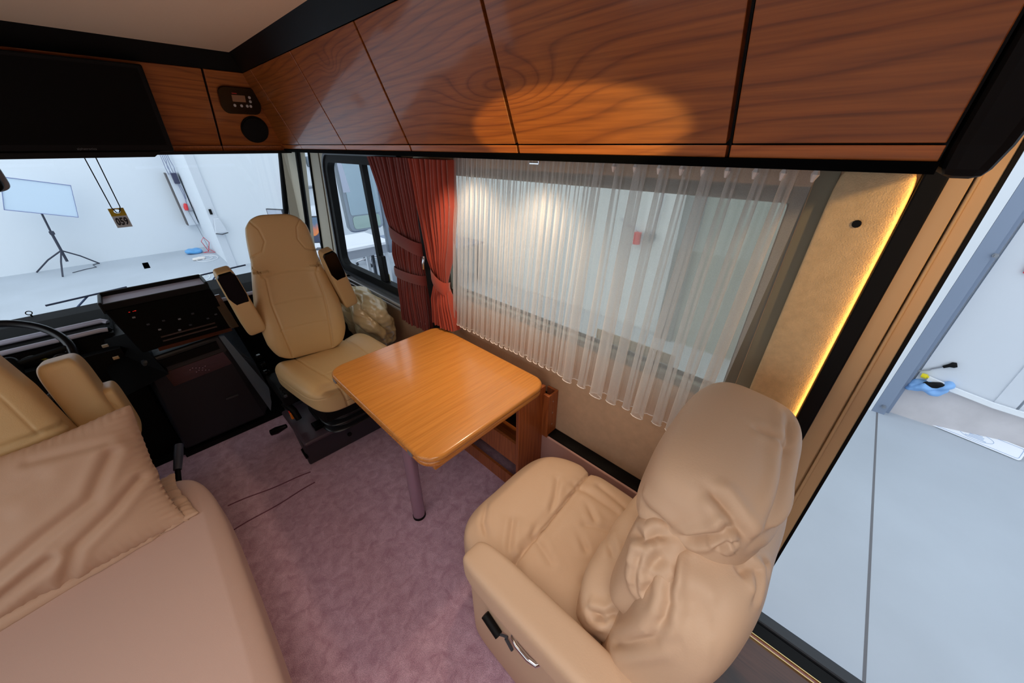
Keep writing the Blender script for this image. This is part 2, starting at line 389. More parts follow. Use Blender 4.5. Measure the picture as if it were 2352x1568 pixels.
# door side: black strip, cream door frame with grooves, black seal
b = MB().box((XW-.035, -.102, 0), (XW+.03, -.066, 1.56)); struct(b.build('trim_6', M_rubber, bevel=.004))
def lean(m, xa, xb, ya, yb, ka=1.0, kb=1.0, h=1.97):
    """upright strip whose sides lean slightly forward at the top"""
    a0, b0 = ya-.008*ka, yb-.008*kb; a1, b1 = ya+.035*ka, yb+.035*kb
    return m.add([(xa, a0, 0), (xb, a0, 0), (xb, b0, 0), (xa, b0, 0), (xa, a1, h), (xb, a1, h), (xb, b1, h), (xa, b1, h)], [(0,3,2,1),(4,5,6,7),(0,1,5,4),(1,2,6,5),(2,3,7,6),(3,0,4,7)])
m = MB(); lean(m, XW-.012, XW+.05, -.150, -.100, .6, .0); lean(m, XW-.016, XW+.05, -.163, -.155, .8, .7); lean(m, XW-.006, XW+.06, -.192, -.163, 1, .8); lean(m, XW, XW+.04, -.156, -.149, .8, .6)
struct(m.build('door_1', M_jamb, bevel=.003))
m = MB(); lean(m, XW-.008, XW+.07, -.199, -.192); struct(m.build('trim_7', M_rubber))
# wall above door opening and behind it, rear wall and left wall (outside the frame)
b = MB().box((XW, -1.6, 1.88), (XW+.045, -.2, 1.97)).box((XW, -1.6, 0), (XW+.045, -1.05, 1.9)); struct(b.build('wall_right', M_wallf))
b = MB().box((-1.16, -1.6, 0), (-1.12, 2.2, .75)).box((-1.16, -1.6, 1.58), (-1.12, 3.7, 1.97)).box((-1.16, -1.6, .75), (-1.12, -1.0, 1.58)).box((-1.16, 1.5, .75), (-1.12, 2.2, 1.58)).box((-1.16, 2.2, 0), (-1.12, 3.9, .6))
struct(b.build('wall_left', M_wallf))
b = MB().box((-1.12, -1.64, 0), (XW+.1, -1.6, 1.97)); struct(b.build('wall_rear', M_panel))
b = MB().box((-1.145, -1.0, .75), (-1.135, 1.5, 1.58)); struct(b.build('window_5', M_glass))  # unseen window, enlarged to let more light onto the floor
# front wall under windscreen
b = MB().box((-1.12, 3.95, -.3), (XW, 4.0, .52)); struct(b.build('wall_front', M_black))
b = MB().box((-1.12, 3.6, 1.60), (XW, 3.75, 1.97)); struct(b.build('wall_front', M_black))
# windscreen
ws = struct(MB().slab((-1.3, 4.06, .52), (1.075, 4.06, .52), (1.10, 3.74, 1.62), (-1.3, 3.74, 1.62), (0, .006, 0)).build('window_1', M_glass))
b = MB().tube([(1.105, 3.72, 1.62), (1.03, 3.90, 1.0), (.99, 4.03, .55)], .022, 8); struct(b.build('trim_8', M_rubber, smooth=True))
b = MB().slab((1.10, 3.70, 1.60), (1.16, 3.62, 1.60), (1.16, 3.9, .5), (1.02, 4.0, .5), (0, .04, 0)); struct(b.build('trim_9', M_pillarb))
# quarter window glass
struct(MB().slab((XW+.02, 3.14, 1.555), (XW+.02, 3.42, 1.555), (XW+.02, 3.86, .58), (XW+.02, 3.45, .58), (.005, 0, 0)).build('window_2', M_glass))
# side window: rounded black frame, two panes, slider bar
def frame_ring(m, X, y0, y1, z0, z1, r, wdt, thick, n=8, shear=0):
    o = rrect(y0, y1, z0, z1, r, n); i = rrect(y0+wdt, y1-wdt, z0+wdt, z1-wdt, max(r-wdt, .01), n); N = len(o)
    V = [(X, *p) for p in o]+[(X, *p) for p in i]+[(X+thick, *p) for p in o]+[(X+thick, *p) for p in i]; F = []
    for k in range(N):
        q = (k+1) % N
        F += [(k, q, N+q, N+k), (2*N+k, 3*N+k, 3*N+q, 2*N+q), (N+k, N+q, 3*N+q, 3*N+k), (k, 2*N+k, 2*N+q, q)]
    if shear: V = [(a, b_-(max(0, b_-2.45)/.6)*shear*(c-z0)/(z1-z0), c) for a, b_, c in V]
    return m.add(V, F)
m = MB(); frame_ring(m, XW-.018, 1.83, 3.05, .685, 1.555, .13, .06, .05, 8, .17); w3 = struct(m.build('window_3', M_rubber, smooth=True))
m = MB(); frame_ring(m, XW-.028, 1.80, 3.075, .665, 1.565, .14, .022, .03, 8, .17); struct(m.build('window_frame', simple('window_trim_grey', (74, 80, 90), .4), w3, smooth=True))
MB().box((XW-.005, 2.335, .74), (XW+.03, 2.372, 1.50)).build('slider_bar', M_rubber, w3)
MB().box((XW+.02, 1.88, .74), (XW+.024, 2.35, 1.50)).build('pane', M_glass, w3)
MB().box((XW+.008, 2.36, .74), (XW+.012, 2.98, 1.50)).build('pane', M_glass, w3)
MB().box((XW-.012, 2.285, .745), (XW+.02, 2.335, .93), .006).build('latch', M_rubber, w3)
MB().box((XW+.018, 2.275, .745), (XW+.0195, 2.325, .80)).build('sticker', simple('sticker_cream', (190, 196, 170), .6), w3)
# sill rail under the side window
sr = MB().box((XW-.06, 1.75, .600), (XW, 3.25, .622), .008).box((XW-.055, 1.75, .628), (XW, 3.25, .650), .008); struct(sr.build('trim_10', M_alu))
b = MB().tube([(XW-.05, 2.98, .66), (XW-.09, 2.98, .675), (XW-.13, 2.975, .675)], .013, 10); tag(b.build('grab_handle', M_rubber, smooth=True), 'small black handle lever on the pillar beside the passenger armrest', 'handle')
# big window behind the sheer
m = MB(); frame_ring(m, XW+.002, .085, 1.575, .845, 1.53, .05, .045, .04); w4 = struct(m.build('window_4', simple('window_frame_grey', (120, 118, 108), .5)))
m = MB(); frame_ring(m, XW+.03, .12, 1.54, .88, 1.50, .04, .016, .02); m.build('window_seal', M_rubber, w4)
MB().box((XW+.036, .13, .89), (XW+.041, 1.53, 1.49)).build('pane', M_glassg, w4)
MB().box((XW+.01, .12, 1.475), (XW+.03, 1.54, 1.505)).build('blind_rail', simple('blind_rail_grey', (150, 146, 136), .5), w4)
MB().box((XW+.045, .30, .90), (XW+.047, .62, .945)).build('caution_label', simple('label_white', (206, 204, 196), .6), w4)
text('caution_text', 'x x x x x x\nxxx xx xxx', .016, simple('label_grey', (140, 140, 138), .7), (XW+.0445, .5, .922), (0, -1, 0), (0, 0, 1), w4) if False else None
# ledge along the wall: black grille on top, beige face
b = MB().box((1.05, -.06, 0), (XW, .80, .335)); struct(b.build('trim_11', simple('ledge_felt', (190, 150, 140), .9, bump=.3, bscale=400), bevel=.006))
b = MB().box((1.056, -.06, .337), (XW-.002, .80, .343)); hg = tag(b.build('heater_grille', M_rubber), 'long black heater grille on the low ledge under the sheer curtain', 'vent')
# pillar pad with hook hole
V, F = cushion((.05, .126, 1.0), 14, 24)
pd = mk('padded_pillar', put(V, None, (XW-.003, -.003, 1.055)), F, M_pad); tag(pd, 'beige felt padded wall pillar between sheer curtain and black door strip', 'pillar')
MB().tube([(XW-.032, -.005, 1.45), (XW-.020, -.005, 1.45)], .008, 12).build('screw_hole', M_rubber, pd)
b = MB().box((XW-.004, .058, .5), (XW, .098, 1.56)); struct(b.build('trim_12', simple('recess_grey', (128, 124, 108), .8)))
# entrance: dark walnut step, brass strips, black sill
b = MB().box((.2, -1.55, -.02), (1.040, -.165, .004)); struct(b.build('trim_13', M_veneer))
for x in (1.036, 1.052): struct(MB().box((x, -1.3, 0), (x+.006, -.165, .010)).build('trim_14', M_brass, bevel=.002))
struct(MB().box((1.06, -1.3, -.03), (1.105, -.165, .006)).build('trim_15', M_rubber))
struct(MB().box((1.110, -1.3, -.05), (1.160, -.19, .012), .008).build('trim_16', simple('sill_dark', (34, 38, 44), .4)))
# carpet hatch seam lines (slightly raised edges)
for (ya, yb, xa, xb) in ((1.83, 1.745, -.17, .20), (1.655, 1.655, -.20, .19)):
    o = MB().tube([(xa+(xb-xa)*t, ya+(yb-ya)*t+.004*math.sin(t*9), .0005) for t in np.linspace(0, 1, 12)], .0035, 6).build('carpet_seam', simple('carpet_dark', (118, 74, 92), .95), f)
# B pillar seat belt cover between the red curtains
b = MB().box((XW-.05, 1.60, .1), (XW, 1.70, 1.56), .02); struct(b.build('trim_17', M_pillarb))

# ================================================================== HALL outside
ZH = -.75
struct(MB().box((-6, -6, ZH-.1), (4.6, 12.3, ZH)).build('floor_hall', M_hfloor))
struct(MB().box((4.62, -6, ZH-.1), (4.9, 12.3, 4)).build('wall_hall_right', M_white))
struct(MB().box((-6, 12.3, ZH-.1), (4.9, 12.6, 4)).build('wall_hall_front', M_white))
struct(MB().box((1.22, 9.7, ZH), (4.62, 12.3, 4)).build('wall_hall_corner', M_white))
struct(MB().box((1.16, 9.66, ZH), (1.30, 9.70, 4)).build('trim_18', M_white2))
# sandwich panels and plinth on the right wall (seen through the door)
m = MB()
y = -.90
for k in range(7):
    m.box((4.585, y-.62, -.36), (4.62, y-.02, 4)); m.box((4.575, y-.62, -.36), (4.585, y-.50, 4)); y -= .62
struct(m.build('wall_hall_panel', M_white2))
struct(MB().box((4.60, -6, ZH), (4.70, -.90, -.36)).build('trim_19', M_plinth))
struct(MB().box((4.50, -.865, ZH), (4.62, -.772, 4)).box((4.56, -.90, ZH), (4.62, -.865, 4)).build('trim_20', M_steel))
struct(MB().box((4.5, -.77, ZH), (4.62, -.70, 4)).build('trim_21', M_white))
for (yy, z) in ((-.83, -.66), (-.875, .86)):
    tag(MB().tube([(4.50, yy, z), (4.478, yy, z)], .018, 6).tube([(4.478, yy, z), (4.465, yy, z)], .009, 8).build('anchor_bolt', M_grey), 'galvanised bolt at the foot of the blue-grey steel column' if z < 0 else 'galvanised bolt high on the blue-grey steel column', 'bolt')
m = MB().box((1.2, -.822, ZH), (4.5, -.808, ZH+.001)); struct(m.build('trim_22', simple('joint_dark', (112, 112, 116), .9)))
# hall items by the door ---------------------------------------------------
def plate():
    t = thing('number_plate_holder', 'white licence plate strip with blue oval lying on the hall floor by the plinth', 'plate', (4.63, -1.45, ZH))
    a = Vector((4.60, -1.19, ZH+.01)); bb = Vector((4.48, -1.71, ZH+.01)); u = (bb-a).normalized(); v = Vector((.3, -.06, .25)).normalized()
    v = (v-u*v.dot(u)).normalized(); n = u.cross(v); L = (bb-a).length; H = .125
    def P(s, t_, h=0): return a+u*s+v*t_+n*h
    out = rrect(0, L, 0, H, .02, 4); N = len(out)
    V = [P(*p) for p in out]+[P(p[0], p[1], -.006) for p in out]
    sg = 1 if n.z > 0 else -1
    mk('backing', V, [tuple(range(N)), tuple(range(2*N-1, N-1, -1))]+[(i, N+i, N+(i+1) % N, (i+1) % N) for i in range(N)], simple('plate_white', (236, 240, 246), .35), t, False)
    blue = simple('plate_blue', (150, 176, 214), .5)
    ring = rrect(.014, L-.014, .012, H-.012, .014, 4)
    MB().tube([P(p[0], p[1], .001*sg) for p in ring], .0016, 4, closed=True).build('border_line', blue, t)
    MB().tube([P(L*.5+.10*math.cos(q), H*.5+.036*math.sin(q), .001*sg) for q in np.linspace(0, 2*PI, 40)[:-1]], .0016, 4, closed=True).build('oval_emblem', blue, t)
    ux = -u if sg > 0 else u
    for k, s in enumerate((.05, .07, .07, .10)):
        c = L*.5; MB().box((0, 0, 0), (0, 0, 0)) if False else None
        q = H*.5+.018-.012*k
        mk('oval_lettering', [P(c-s/1.6, q, .0012*sg), P(c+s/1.6, q, .0012*sg), P(c+s/1.6, q-.005, .0012*sg), P(c-s/1.6, q-.005, .0012*sg)], [(0, 1, 2, 3)], blue, t, False)
    for k in range(3):
        pass
plate()
strip = MB(); pts = [(4.57, -.98, -.30), (4.56, -1.15, -.335), (4.55, -1.4, -.37), (4.55, -1.75, -.385)]
for p, q in zip(pts[:-1], pts[1:]):
    strip.slab((p[0], p[1], p[2]), (q[0], q[1], q[2]), (q[0], q[1], q[2]+.045), (p[0], p[1], p[2]+.045), (-.02, 0, 0))
tag(strip.build('plastic_trim_strip', simple('strip_white', (238, 242, 246), .4)), 'bent white plastic strip sagging over the concrete plinth', 'strip')
V, F = cushion((.12, .27, .11), 2.4, 40, wr=.055, wrs=(16, 13, 20), wseed=3)
tag(mk('rubber_glove', put(V, rotm('X', -22), (4.56, -1.02, -.36)), F, simple('glove_blue', (130, 178, 232), .5)), 'crumpled light blue glove hanging by the steel column', 'glove')
m = MB().tube([(4.56, -.90, -.235), (4.57, -.96, -.20), (4.575, -.97, -.185), (4.57, -1.03, -.13)], .006, 6); r = m.build('cable_lead', M_grey)
tag(r, 'thin grey lead with black plug sticking up over the blue glove', 'cable')
MB().tube([(4.57, -1.02, -.14), (4.57, -1.045, -.115), (4.57, -1.065, -.10), (4.57, -1.085, -.09)], [.012, .014, .026, .02], 10).build('plug', M_rubber, r, smooth=True)
tag(MB().tube([(4.56, -.935, -.265), (4.55, -.97, -.262)], .022, 10).tube([(4.55, -.97, -.262), (4.545, -.98, -.262)], .01, 8).build('stopper', simple('cap_yellow', (232, 214, 30), .4)), 'small yellow stopper above the light blue glove', 'stopper')
V, F = cushion((.06, .13, .06), 3, 12, wr=.01, wrs=(30, 30, 30)); tag(mk('hose_connector', put(V, rotm('X', -25), (4.53, -1.03, -.315)), F, M_rubber), 'black hose connector resting on the light blue glove', 'connector')
sg = thing('wall_sign', 'red bordered white sign on the hall panel at right edge', 'sign', (4.575, -1.14, .7))
MB().box((4.565, -1.42, .745), (4.572, -1.07, .99)).build('border', simple('sign_red', (214, 38, 60), .5), sg)
MB().box((4.560, -1.40, .765), (4.566, -1.09, .97)).build('sign_face', simple('sign_white', (230, 232, 240), .5), sg)
# hall items through the windscreen ---------------------------------------
def softbox():
    t = thing('softbox_lamp', 'white rectangular softbox on a black tripod stand beyond the windscreen', 'studio light', (-1.2, 11.85, ZH))
    P = [(-1.32, 11.6, 1.10), (-.54, 11.6, .90), (-.68, 11.6, .31), (-1.52, 11.6, .55)]
    t2 = np.array((0.02, -.06, .02))
    m = MB().add([tuple(np.array(p)) for p in P]+[(-1.0, 12.0, .75)], [(0, 1, 2, 3), (0, 4, 1), (1, 4, 2), (2, 4, 3), (3, 4, 0)])
    m.build('diffuser', simple('softbox_white', (206, 224, 240), .6), t)
    MB().tube([Vector(p)+Vector((0, -.01, 0)) for p in P], .007, 6, closed=True).build('rim', simple('rim_blue', (110, 120, 170), .5), t)
    dk = simple('stand_dark', (52, 56, 72), .5)
    MB().tube([(-1.13, 11.85, .52), (-1.17, 11.85, .05)], .016, 8).tube([(-1.17, 11.85, .05), (-1.2, 11.85, -.55)], .022, 8).build('pole', dk, t, smooth=True)
    MB().box((-1.20, 11.82, -.0), (-1.13, 11.88, .07), .01).build('clamp', dk, t)
    for e in ((-1.33, 11.38), (-1.72, 12.2), (-.80, 12.15)):
        MB().tube([(-1.19, 11.85, -.32), ((e[0]-1.19)/2, (e[1]+11.85)/2, -.50), (e[0], e[1], ZH+.01)], .014, 8).build('leg', dk, t, smooth=True)
    MB().tube([(-1.2, 11.6, ZH+.01), (-1.0, 11.75, ZH+.01), (-.85, 11.8, ZH+.01), (-.9, 12.1, ZH+.01), (-.8, 12.2, ZH+.01)], .007, 6).build('power_cord', dk, t, smooth=True)
softbox()
tag(MB().box((-.135, 10.9, ZH), (-.035, 11.5, ZH+.004)).build('floor_drain', simple('drain_black', (1, 1, 2), .9, spec=0.0)), 'small black rectangular drain in the hall floor beyond the windscreen', 'drain')
def board():
    t = thing('distribution_board', 'white wall board with dark edge, cables and junction box beyond windscreen', 'electrical board', (1.1, 12.2, -.1))
    MB().box((1.00, 12.06, -.15), (1.19, 12.298, 1.03)).build('panel', M_white2, t)
    MB().box((.975, 12.06, -.15), (1.00, 12.298, 1.03)).build('panel_edge', simple('board_edge', (96, 92, 92), .7), t)
    MB().box((1.07, 11.98, .80), (1.17, 12.06, 1.03), .01).build('junction_box', simple('jbox', (60, 62, 88), .5), t)
    m = MB()
    for k in range(5):
        x = 1.02+.032*k
        m.tube([(x, 12.02, 1.9), (x+.01, 12.02, 1.30), (x+.03*math.sin(k*2.1), 11.97, 1.15), (x+.01, 12.0, 1.0)], .008, 6)
    m.tube([(1.12, 12.0, .8), (1.14, 12.03, .5), (1.12, 12.05, .2)], .008, 6).tube([(1.14, 12.0, .8), (1.17, 12.04, .62), (1.15, 12.05, .45)], .008, 6)
    m.build('cables', simple('cable_grey_blue', (140, 146, 172), .5), t, smooth=True)
board()
q = thing('red_plug_socket', 'red industrial plug with grey bracket on the white board', 'plug', (1.05, 12.0, .1))
MB().tube([(1.10, 12.04, .34), (1.08, 11.99, .27), (1.07, 11.97, .21)], [.035, .045, .035], 10).build('plug_body', simple('plug_red', (222, 52, 60), .45), q, smooth=True)
MB().box((1.09, 12.00, .17), (1.20, 12.03, .19)).box((1.18, 12.0, .17), (1.195, 12.03, .25)).build('bracket', M_grey, q)
MB().tube([(1.10, 12.03, .18), (1.15, 12.03, -.25), (1.19, 12.05, ZH+.01)], .006, 6).build('cord', M_grey, q)
def coil(name, col, c, r, n, label, rr=.006, turns=2.2, flat=1.0):
    pts = []
    for k in range(n):
        a = turns*2*PI*k/n; q_ = r*(.7+.3*math.sin(a*.37+r*30))
        pts.append((c[0]+q_*math.cos(a), c[1]+q_*flat*math.sin(a)*1.6, c[2]+rr+.004*abs(math.sin(a*1.7))))
    return tag(MB().tube(pts, rr, 6).build(name, simple('cord_%s' % name, col, .5), smooth=True), label, 'cable')
coil('white_cable', (240, 242, 246), (.98, 10.9, ZH), .22, 60, 'white cable coiled loosely on the hall floor by the corner')
coil('pale_cable', (226, 234, 232), (.55, 9.3, ZH), .20, 50, 'pale cable loop lying on the hall floor nearer the windscreen')
m = MB().tube([(1.12, 11.6, ZH+.01), (1.05, 11.55, ZH+.28), (1.13, 11.6, ZH+.36), (1.2, 11.62, ZH+.22), (1.12, 11.6, ZH+.02), (1.0, 11.5, ZH+.02), (1.2, 11.3, ZH+.03), (1.15, 11.8, ZH+.04)], .008, 6)
tag(m.build('red_cable', simple('cord_red', (216, 84, 96), .5), smooth=True), 'red cable looped upright at the hall corner', 'cable')
V, F = cushion((.34, .30, .10), 3, 12, wr=.03, wrs=(9, 9, 9)); tag(mk('plastic_bag', put(V, None, (.86, 11.7, ZH+.05)), F, simple('bag_blue', (96, 168, 226), .4)), 'small light blue bag beside the red cable on the hall floor', 'bag')
V, F = cushion((.24, .12, .05), 4, 8); tag(mk('power_strip', put(V, None, (.82, 10.9, ZH+.03)), F, M_hem), 'white power strip on the hall floor among the cables', 'power strip')
q = thing('corner_bracket_lamp', 'small white wall lamp with dark rim on the hall corner', 'lamp', (1.25, 9.62, .05))
MB().prism([(1.16, .0), (1.36, .0), (1.30, .28), (1.22, .28)], .10, 1, 9.55).build('lamp_body', M_white2, q)
MB().tube([(1.15, 9.54, 0), (1.25, 9.54, -.03), (1.36, 9.54, -.01)], .010, 6).build('lamp_rim', M_darkgrey, q)
tag(MB().box((1.20, 9.63, .36), (1.24, 9.66, .46)).build('wall_switch', M_rubber), 'tiny black switch above the small white corner lamp', 'switch')
# desk with monitor, seen through quarter window and over the seat
def desk():
    d = thing('desk', 'white topped desk seen through the small quarter window', 'desk', (2.5, 6.3, ZH))
    MB().box((1.75, 5.7, .12), (3.0, 6.7, .16)).build('desk_top', simple('desk_white', (228, 232, 240), .4), d)
    MB().box((1.80, 5.72, -.02), (2.95, 6.6, .12)).build('apron', simple('desk_grey', (150, 156, 168), .5), d)
    for x in (1.82, 2.9):
        for y in (5.8, 6.6): MB().box((x, y, ZH), (x+.05, y+.05, .0)).build('leg', M_white2, d)
desk()
def monitor(loc, w, h, yaw, label, face, tilt=0):
    t = thing('computer_monitor', label, 'monitor', loc)
    R = rotm('Z', yaw); L = np.array(loc)
    def bx(name, a, b_, mat):
        mm = MB().box(a, b_, .004); mm.V = [tuple(np.array(v)@R.T+L) for v in mm.V]; return mm.build(name, mat, t)
    bx('bezel', (-w/2, -.015, .10), (w/2, .015, .10+h), M_darkgrey)
    o = bx('screen', (-w/2+.015, -.019, .115), (w/2-.015, -.014, .10+h-.015), face)
    bx('foot', (-.10, -.07, 0), (.10, .07, .012), M_darkgrey); bx('neck', (-.02, .0, .01), (.02, .02, .12), M_darkgrey)
def sunset():
    m, nt, b = base_mat('screen_sunset'); N = nt.nodes.new; L = nt.links.new
    tc = N('ShaderNodeTexCoord'); sp = N('ShaderNodeSeparateXYZ'); L(tc.outputs['Generated'], sp.inputs[0])
    n = N('ShaderNodeTexNoise'); n.inputs['Scale'].default_value = 2.5; L(tc.outputs['Generated'], n.inputs[0])
    a = N('ShaderNodeMath'); a.operation = 'MULTIPLY_ADD'; a.inputs[1].default_value = .5; L(n.outputs[0], a.inputs[0]); L(sp.outputs['Z'], a.inputs[2])
    r = N('ShaderNodeValToRGB'); e = r.color_ramp.elements; e[0].position = .3; e[0].color = (*lin((60, 76, 110)), 1); e[1].position = 1.0; e[1].color = (*lin((104, 134, 170)), 1)
    for p, c in ((.55, (70, 76, 104)), (.6, (240, 150, 80)), (.75, (220, 140, 110))):
        k = e.new(p); k.color = (*lin(c), 1)
    L(a.outputs[0], r.inputs[0]); L(r.outputs[0], b.inputs['Emission Color']); b.inputs['Emission Strength'].default_value = .8; b.inputs['Base Color'].default_value = (0, 0, 0, 1)
    return m
monitor((1.96, 6.0, .16), .34, .40, -38, 'dark framed monitor showing an orange sunset on the white desk', sunset())
monitor((1.62, 6.6, .18), .30, .46, -60, 'grey backed monitor peeking up above the passenger seat', simple('screen_grey', (176, 184, 200), .4))
q = thing('fire_extinguisher', 'red canister on the hall wall above the sunset monitor', 'extinguisher', (2.9, 9.6, .6))
MB().tube([(2.9, 9.6, .45), (2.9, 9.6, .50), (2.9, 9.6, .82), (2.9, 9.6, .86)], [.05, .075, .075, .05], 12).build('canister', simple('plug_red', (222, 52, 60), .45), q, smooth=True)
MB().tube([(2.95, 9.62, .72), (3.4, 9.62, .74)], .03, 8).build('hose_pipe', M_grey, q, smooth=True)
m = MB().tube([(2.85, 9.66, 3.5), (2.95, 9.66, 2.0), (3.2, 9.66, 1.0)], .012, 6).tube([(2.95, 9.66, 3.5), (3.1, 9.66, 2.0), (3.36, 9.66, 1.0)], .012, 6)
tag(m.build('wall_conduit', simple('conduit_grey', (186, 190, 204), .5), smooth=True), 'thin grey conduits running down the white wall behind the quarter window', 'conduit')
tag(MB().box((3.05, 9.62, 1.75), (3.2, 9.68, 1.9), .01).build('junction_box', M_grey), 'grey junction box on the conduits behind the quarter window', 'box')
def outmirror():
    t = thing('exterior_mirror', 'large blue-grey exterior wing mirror beyond the side window', 'mirror', (1.55, 3.42, .90))
    hs = simple('mirror_housing', (150, 168, 190), .35)
    MB().prism(rrect(1.395, 1.74, .885, 1.52, .05), .07, 1, 3.405).build('housing', hs, t, bevel=.01)
    MB().prism(rrect(1.43, 1.72, 1.03, 1.50, .02), .004, 1, 3.40).build('mirror_glass', simple('mirror_glass', (164, 186, 198), .15, .75), t)
    MB().prism(rrect(1.44, 1.71, .905, 1.02, .03), .004, 1, 3.40).build('lower_mirror', simple('mirror_glass2', (170, 196, 190), .25, .6), t)
    MB().prism([(1.405, 1.23), (1.47, 1.23), (1.44, 1.50), (1.405, 1.50)], .004, 1, 3.398).build('mirror_flap', simple('mirror_flap', (196, 208, 236), .4), t)
    MB().box((1.745, 3.40, .62), (1.83, 3.46, 1.56), .015).build('mirror_arm', simple('mirror_arm', (116, 132, 156), .45), t)
    MB().box((1.18, 3.44, 1.44), (1.42, 3.47, 1.52), .01).build('bracket', hs, t)
outmirror()
def officechair():
    t = thing('office_chair', 'office chair with chrome star base seen through the side window', 'chair', (3.5, 7.7, ZH))
    dk = simple('chair_blue', (84, 100, 130), .6)
    V, F = cushion((.55, .55, .12), 4, 10); mk('seat', put(V, None, (3.5, 7.7, -.22)), F, dk, t)
    V, F = cushion((.5, .1, .5), 4, 10); mk('backrest', put(V, None, (3.5, 8.02, .15)), F, dk, t)
    MB().tube([(3.5, 7.7, -.28), (3.5, 7.7, -.62)], .03, 10).build('column', M_chrome, t, smooth=True)
    for k in range(5):
        a = k*2*PI/5+.4; e = (3.5+.33*math.cos(a), 7.7+.33*math.sin(a), ZH+.08)
        lg = MB().tube([(3.5, 7.7, -.60), e], [.028, .018], 8).build('leg', M_chrome, t, smooth=True)
        MB().tube([(e[0]-.02, e[1], ZH+.035), (e[0]+.02, e[1], ZH+.035)], .032, 10).build('castor', M_darkgrey, lg, smooth=True)
officechair()
d = thing('work_table', 'grey-blue work table seen through the side window behind the curtain', 'table', (3.6, 6.0, ZH))
MB().box((3.05, 5.0, -.04), (4.5, 6.9, 0)).build('table_top', simple('table_blue_grey', (120, 134, 158), .5), d)
for x, y in ((3.1, 5.1), (4.4, 5.1), (3.1, 6.8), (4.4, 6.8)): MB().box((x, y, ZH), (x+.05, y+.05, -.04)).build('leg', M_darkgrey, d)
MB().box((2.85, 6.2, 0), (3.25, 6.35, .02)).build('edge_strip', M_darkgrey, d) if False else None
tag(MB().box((3.10, 6.05, .001), (3.55, 6.22, .022), .005).build('keyboard', M_darkgrey), 'dark keyboard on the grey-blue work table outside', 'keyboard')
tag(MB().tube([(2.9, 8.6, ZH), (2.9, 8.6, ZH+.03), (2.9, 8.6, .35), (2.9, 8.6, .45)], [.14, .18, .2, .14], 16).build('waste_bin', M_white2, smooth=True), 'white waste bin beyond the wing mirror', 'bin')
# things on the hall's right wall seen through the sheer
tag(MB().box((4.50, 1.28, ZH), (4.62, 1.50, 4)).build('steel_column', simple('column_grey', (120, 128, 130), .6)), 'grey steel column against the hall wall behind the sheer curtain', 'column')
q = thing('wall_socket', 'red and grey wall socket with pipe behind the sheer curtain', 'socket', (4.6, 1.9, .55))
MB().tube([(4.55, 2.02, .60), (4.55, 2.02, .45)], .05, 8).build('red_socket', simple('plug_red', (222, 52, 60), .45), q, smooth=True)
MB().box((4.52, 1.80, .52), (4.60, 1.95, .62), .01).build('grey_socket', M_grey, q)
MB().tube([(4.58, 1.85, .62), (4.58, 1.80, .95), (4.58, 1.80, 1.1)], .012, 6).tube([(4.58, 2.0, .6), (4.58, 2.25, .7), (4.58, 2.3, .75)], .010, 6).build('pipe', simple('conduit_grey', (186, 190, 204), .5), q)
struct(MB().box((4.56, -.70, ZH), (4.62, 1.28, 4)).build('door_2', simple('hall_door_grey', (150, 160, 156), .5)))

# ================================================================== OVERHEAD CABINETS
def cab_face(z): # X of the inclined side face at height z
    return .622+(.75-.622)*(1.90-z)/(1.90-1.598)
def side_cabinet(y0, y1, label, door=True, gap=.0025):
    t = thing('overhead_cabinet', label, 'cabinet', (.75, (y0+y1)/2, 1.58), 'overhead cabinets along the right wall')
    zt, zb = 1.898, 1.602
    P = [(cab_face(zt), zt), (cab_face(zb), zb), (.752, 1.582), (XW, 1.582), (XW, 1.95), (.66, 1.95)]
    m = MB().prism([(x+.02, z) for x, z in P], y1-y0-.001, 1, y0); m.build('body', M_black, t)
    g = gap
    m = MB().slab((cab_face(zt), y0+g, zt), (cab_face(zt), y1-g, zt), (cab_face(zb), y1-g, zb), (cab_face(zb), y0+g, zb), (.019, 0, .008))
    m.build('door' if door else 'filler_panel', M_cab, t, bevel=.0015)
    m = MB().slab((.7515, y0+g*.6, 1.600), (.7515, y1-g*.6, 1.600), (.757, y1-g*.6, 1.581), (.757, y0+g*.6, 1.581), (.02, 0, 0))
    m.build('lower_lip', M_lip, t, bevel=.001)
    return t
ys = [(-.055, .199, 'short wooden overhead cabinet at the right end by the black post'),
      (.201, .690, 'wooden overhead cabinet above the middle of the sheer curtain, second from right'),
      (.694, 1.190, 'wooden overhead cabinet with oval knot figure above the left part of the sheer'),
      (1.195, 1.700, 'wooden overhead cabinet above the two red curtains'),
      (1.704, 2.222, 'wooden overhead cabinet above the side cab window'),
      (2.225, 2.502, 'narrow wooden overhead cabinet panel in the corner beside the round speaker')]
for i, (a, b_, l) in enumerate(ys): side_cabinet(a, b_, l, i < 5, (.004, .0035, .002, .0022, .001, .0012)[i] if i else .004)
struct(MB().box((.752, -.055, 1.566), (XW, 2.5, 1.581)).build('trim_23', simple('trim_black', (2, 2, 3), .8, spec=.05)))
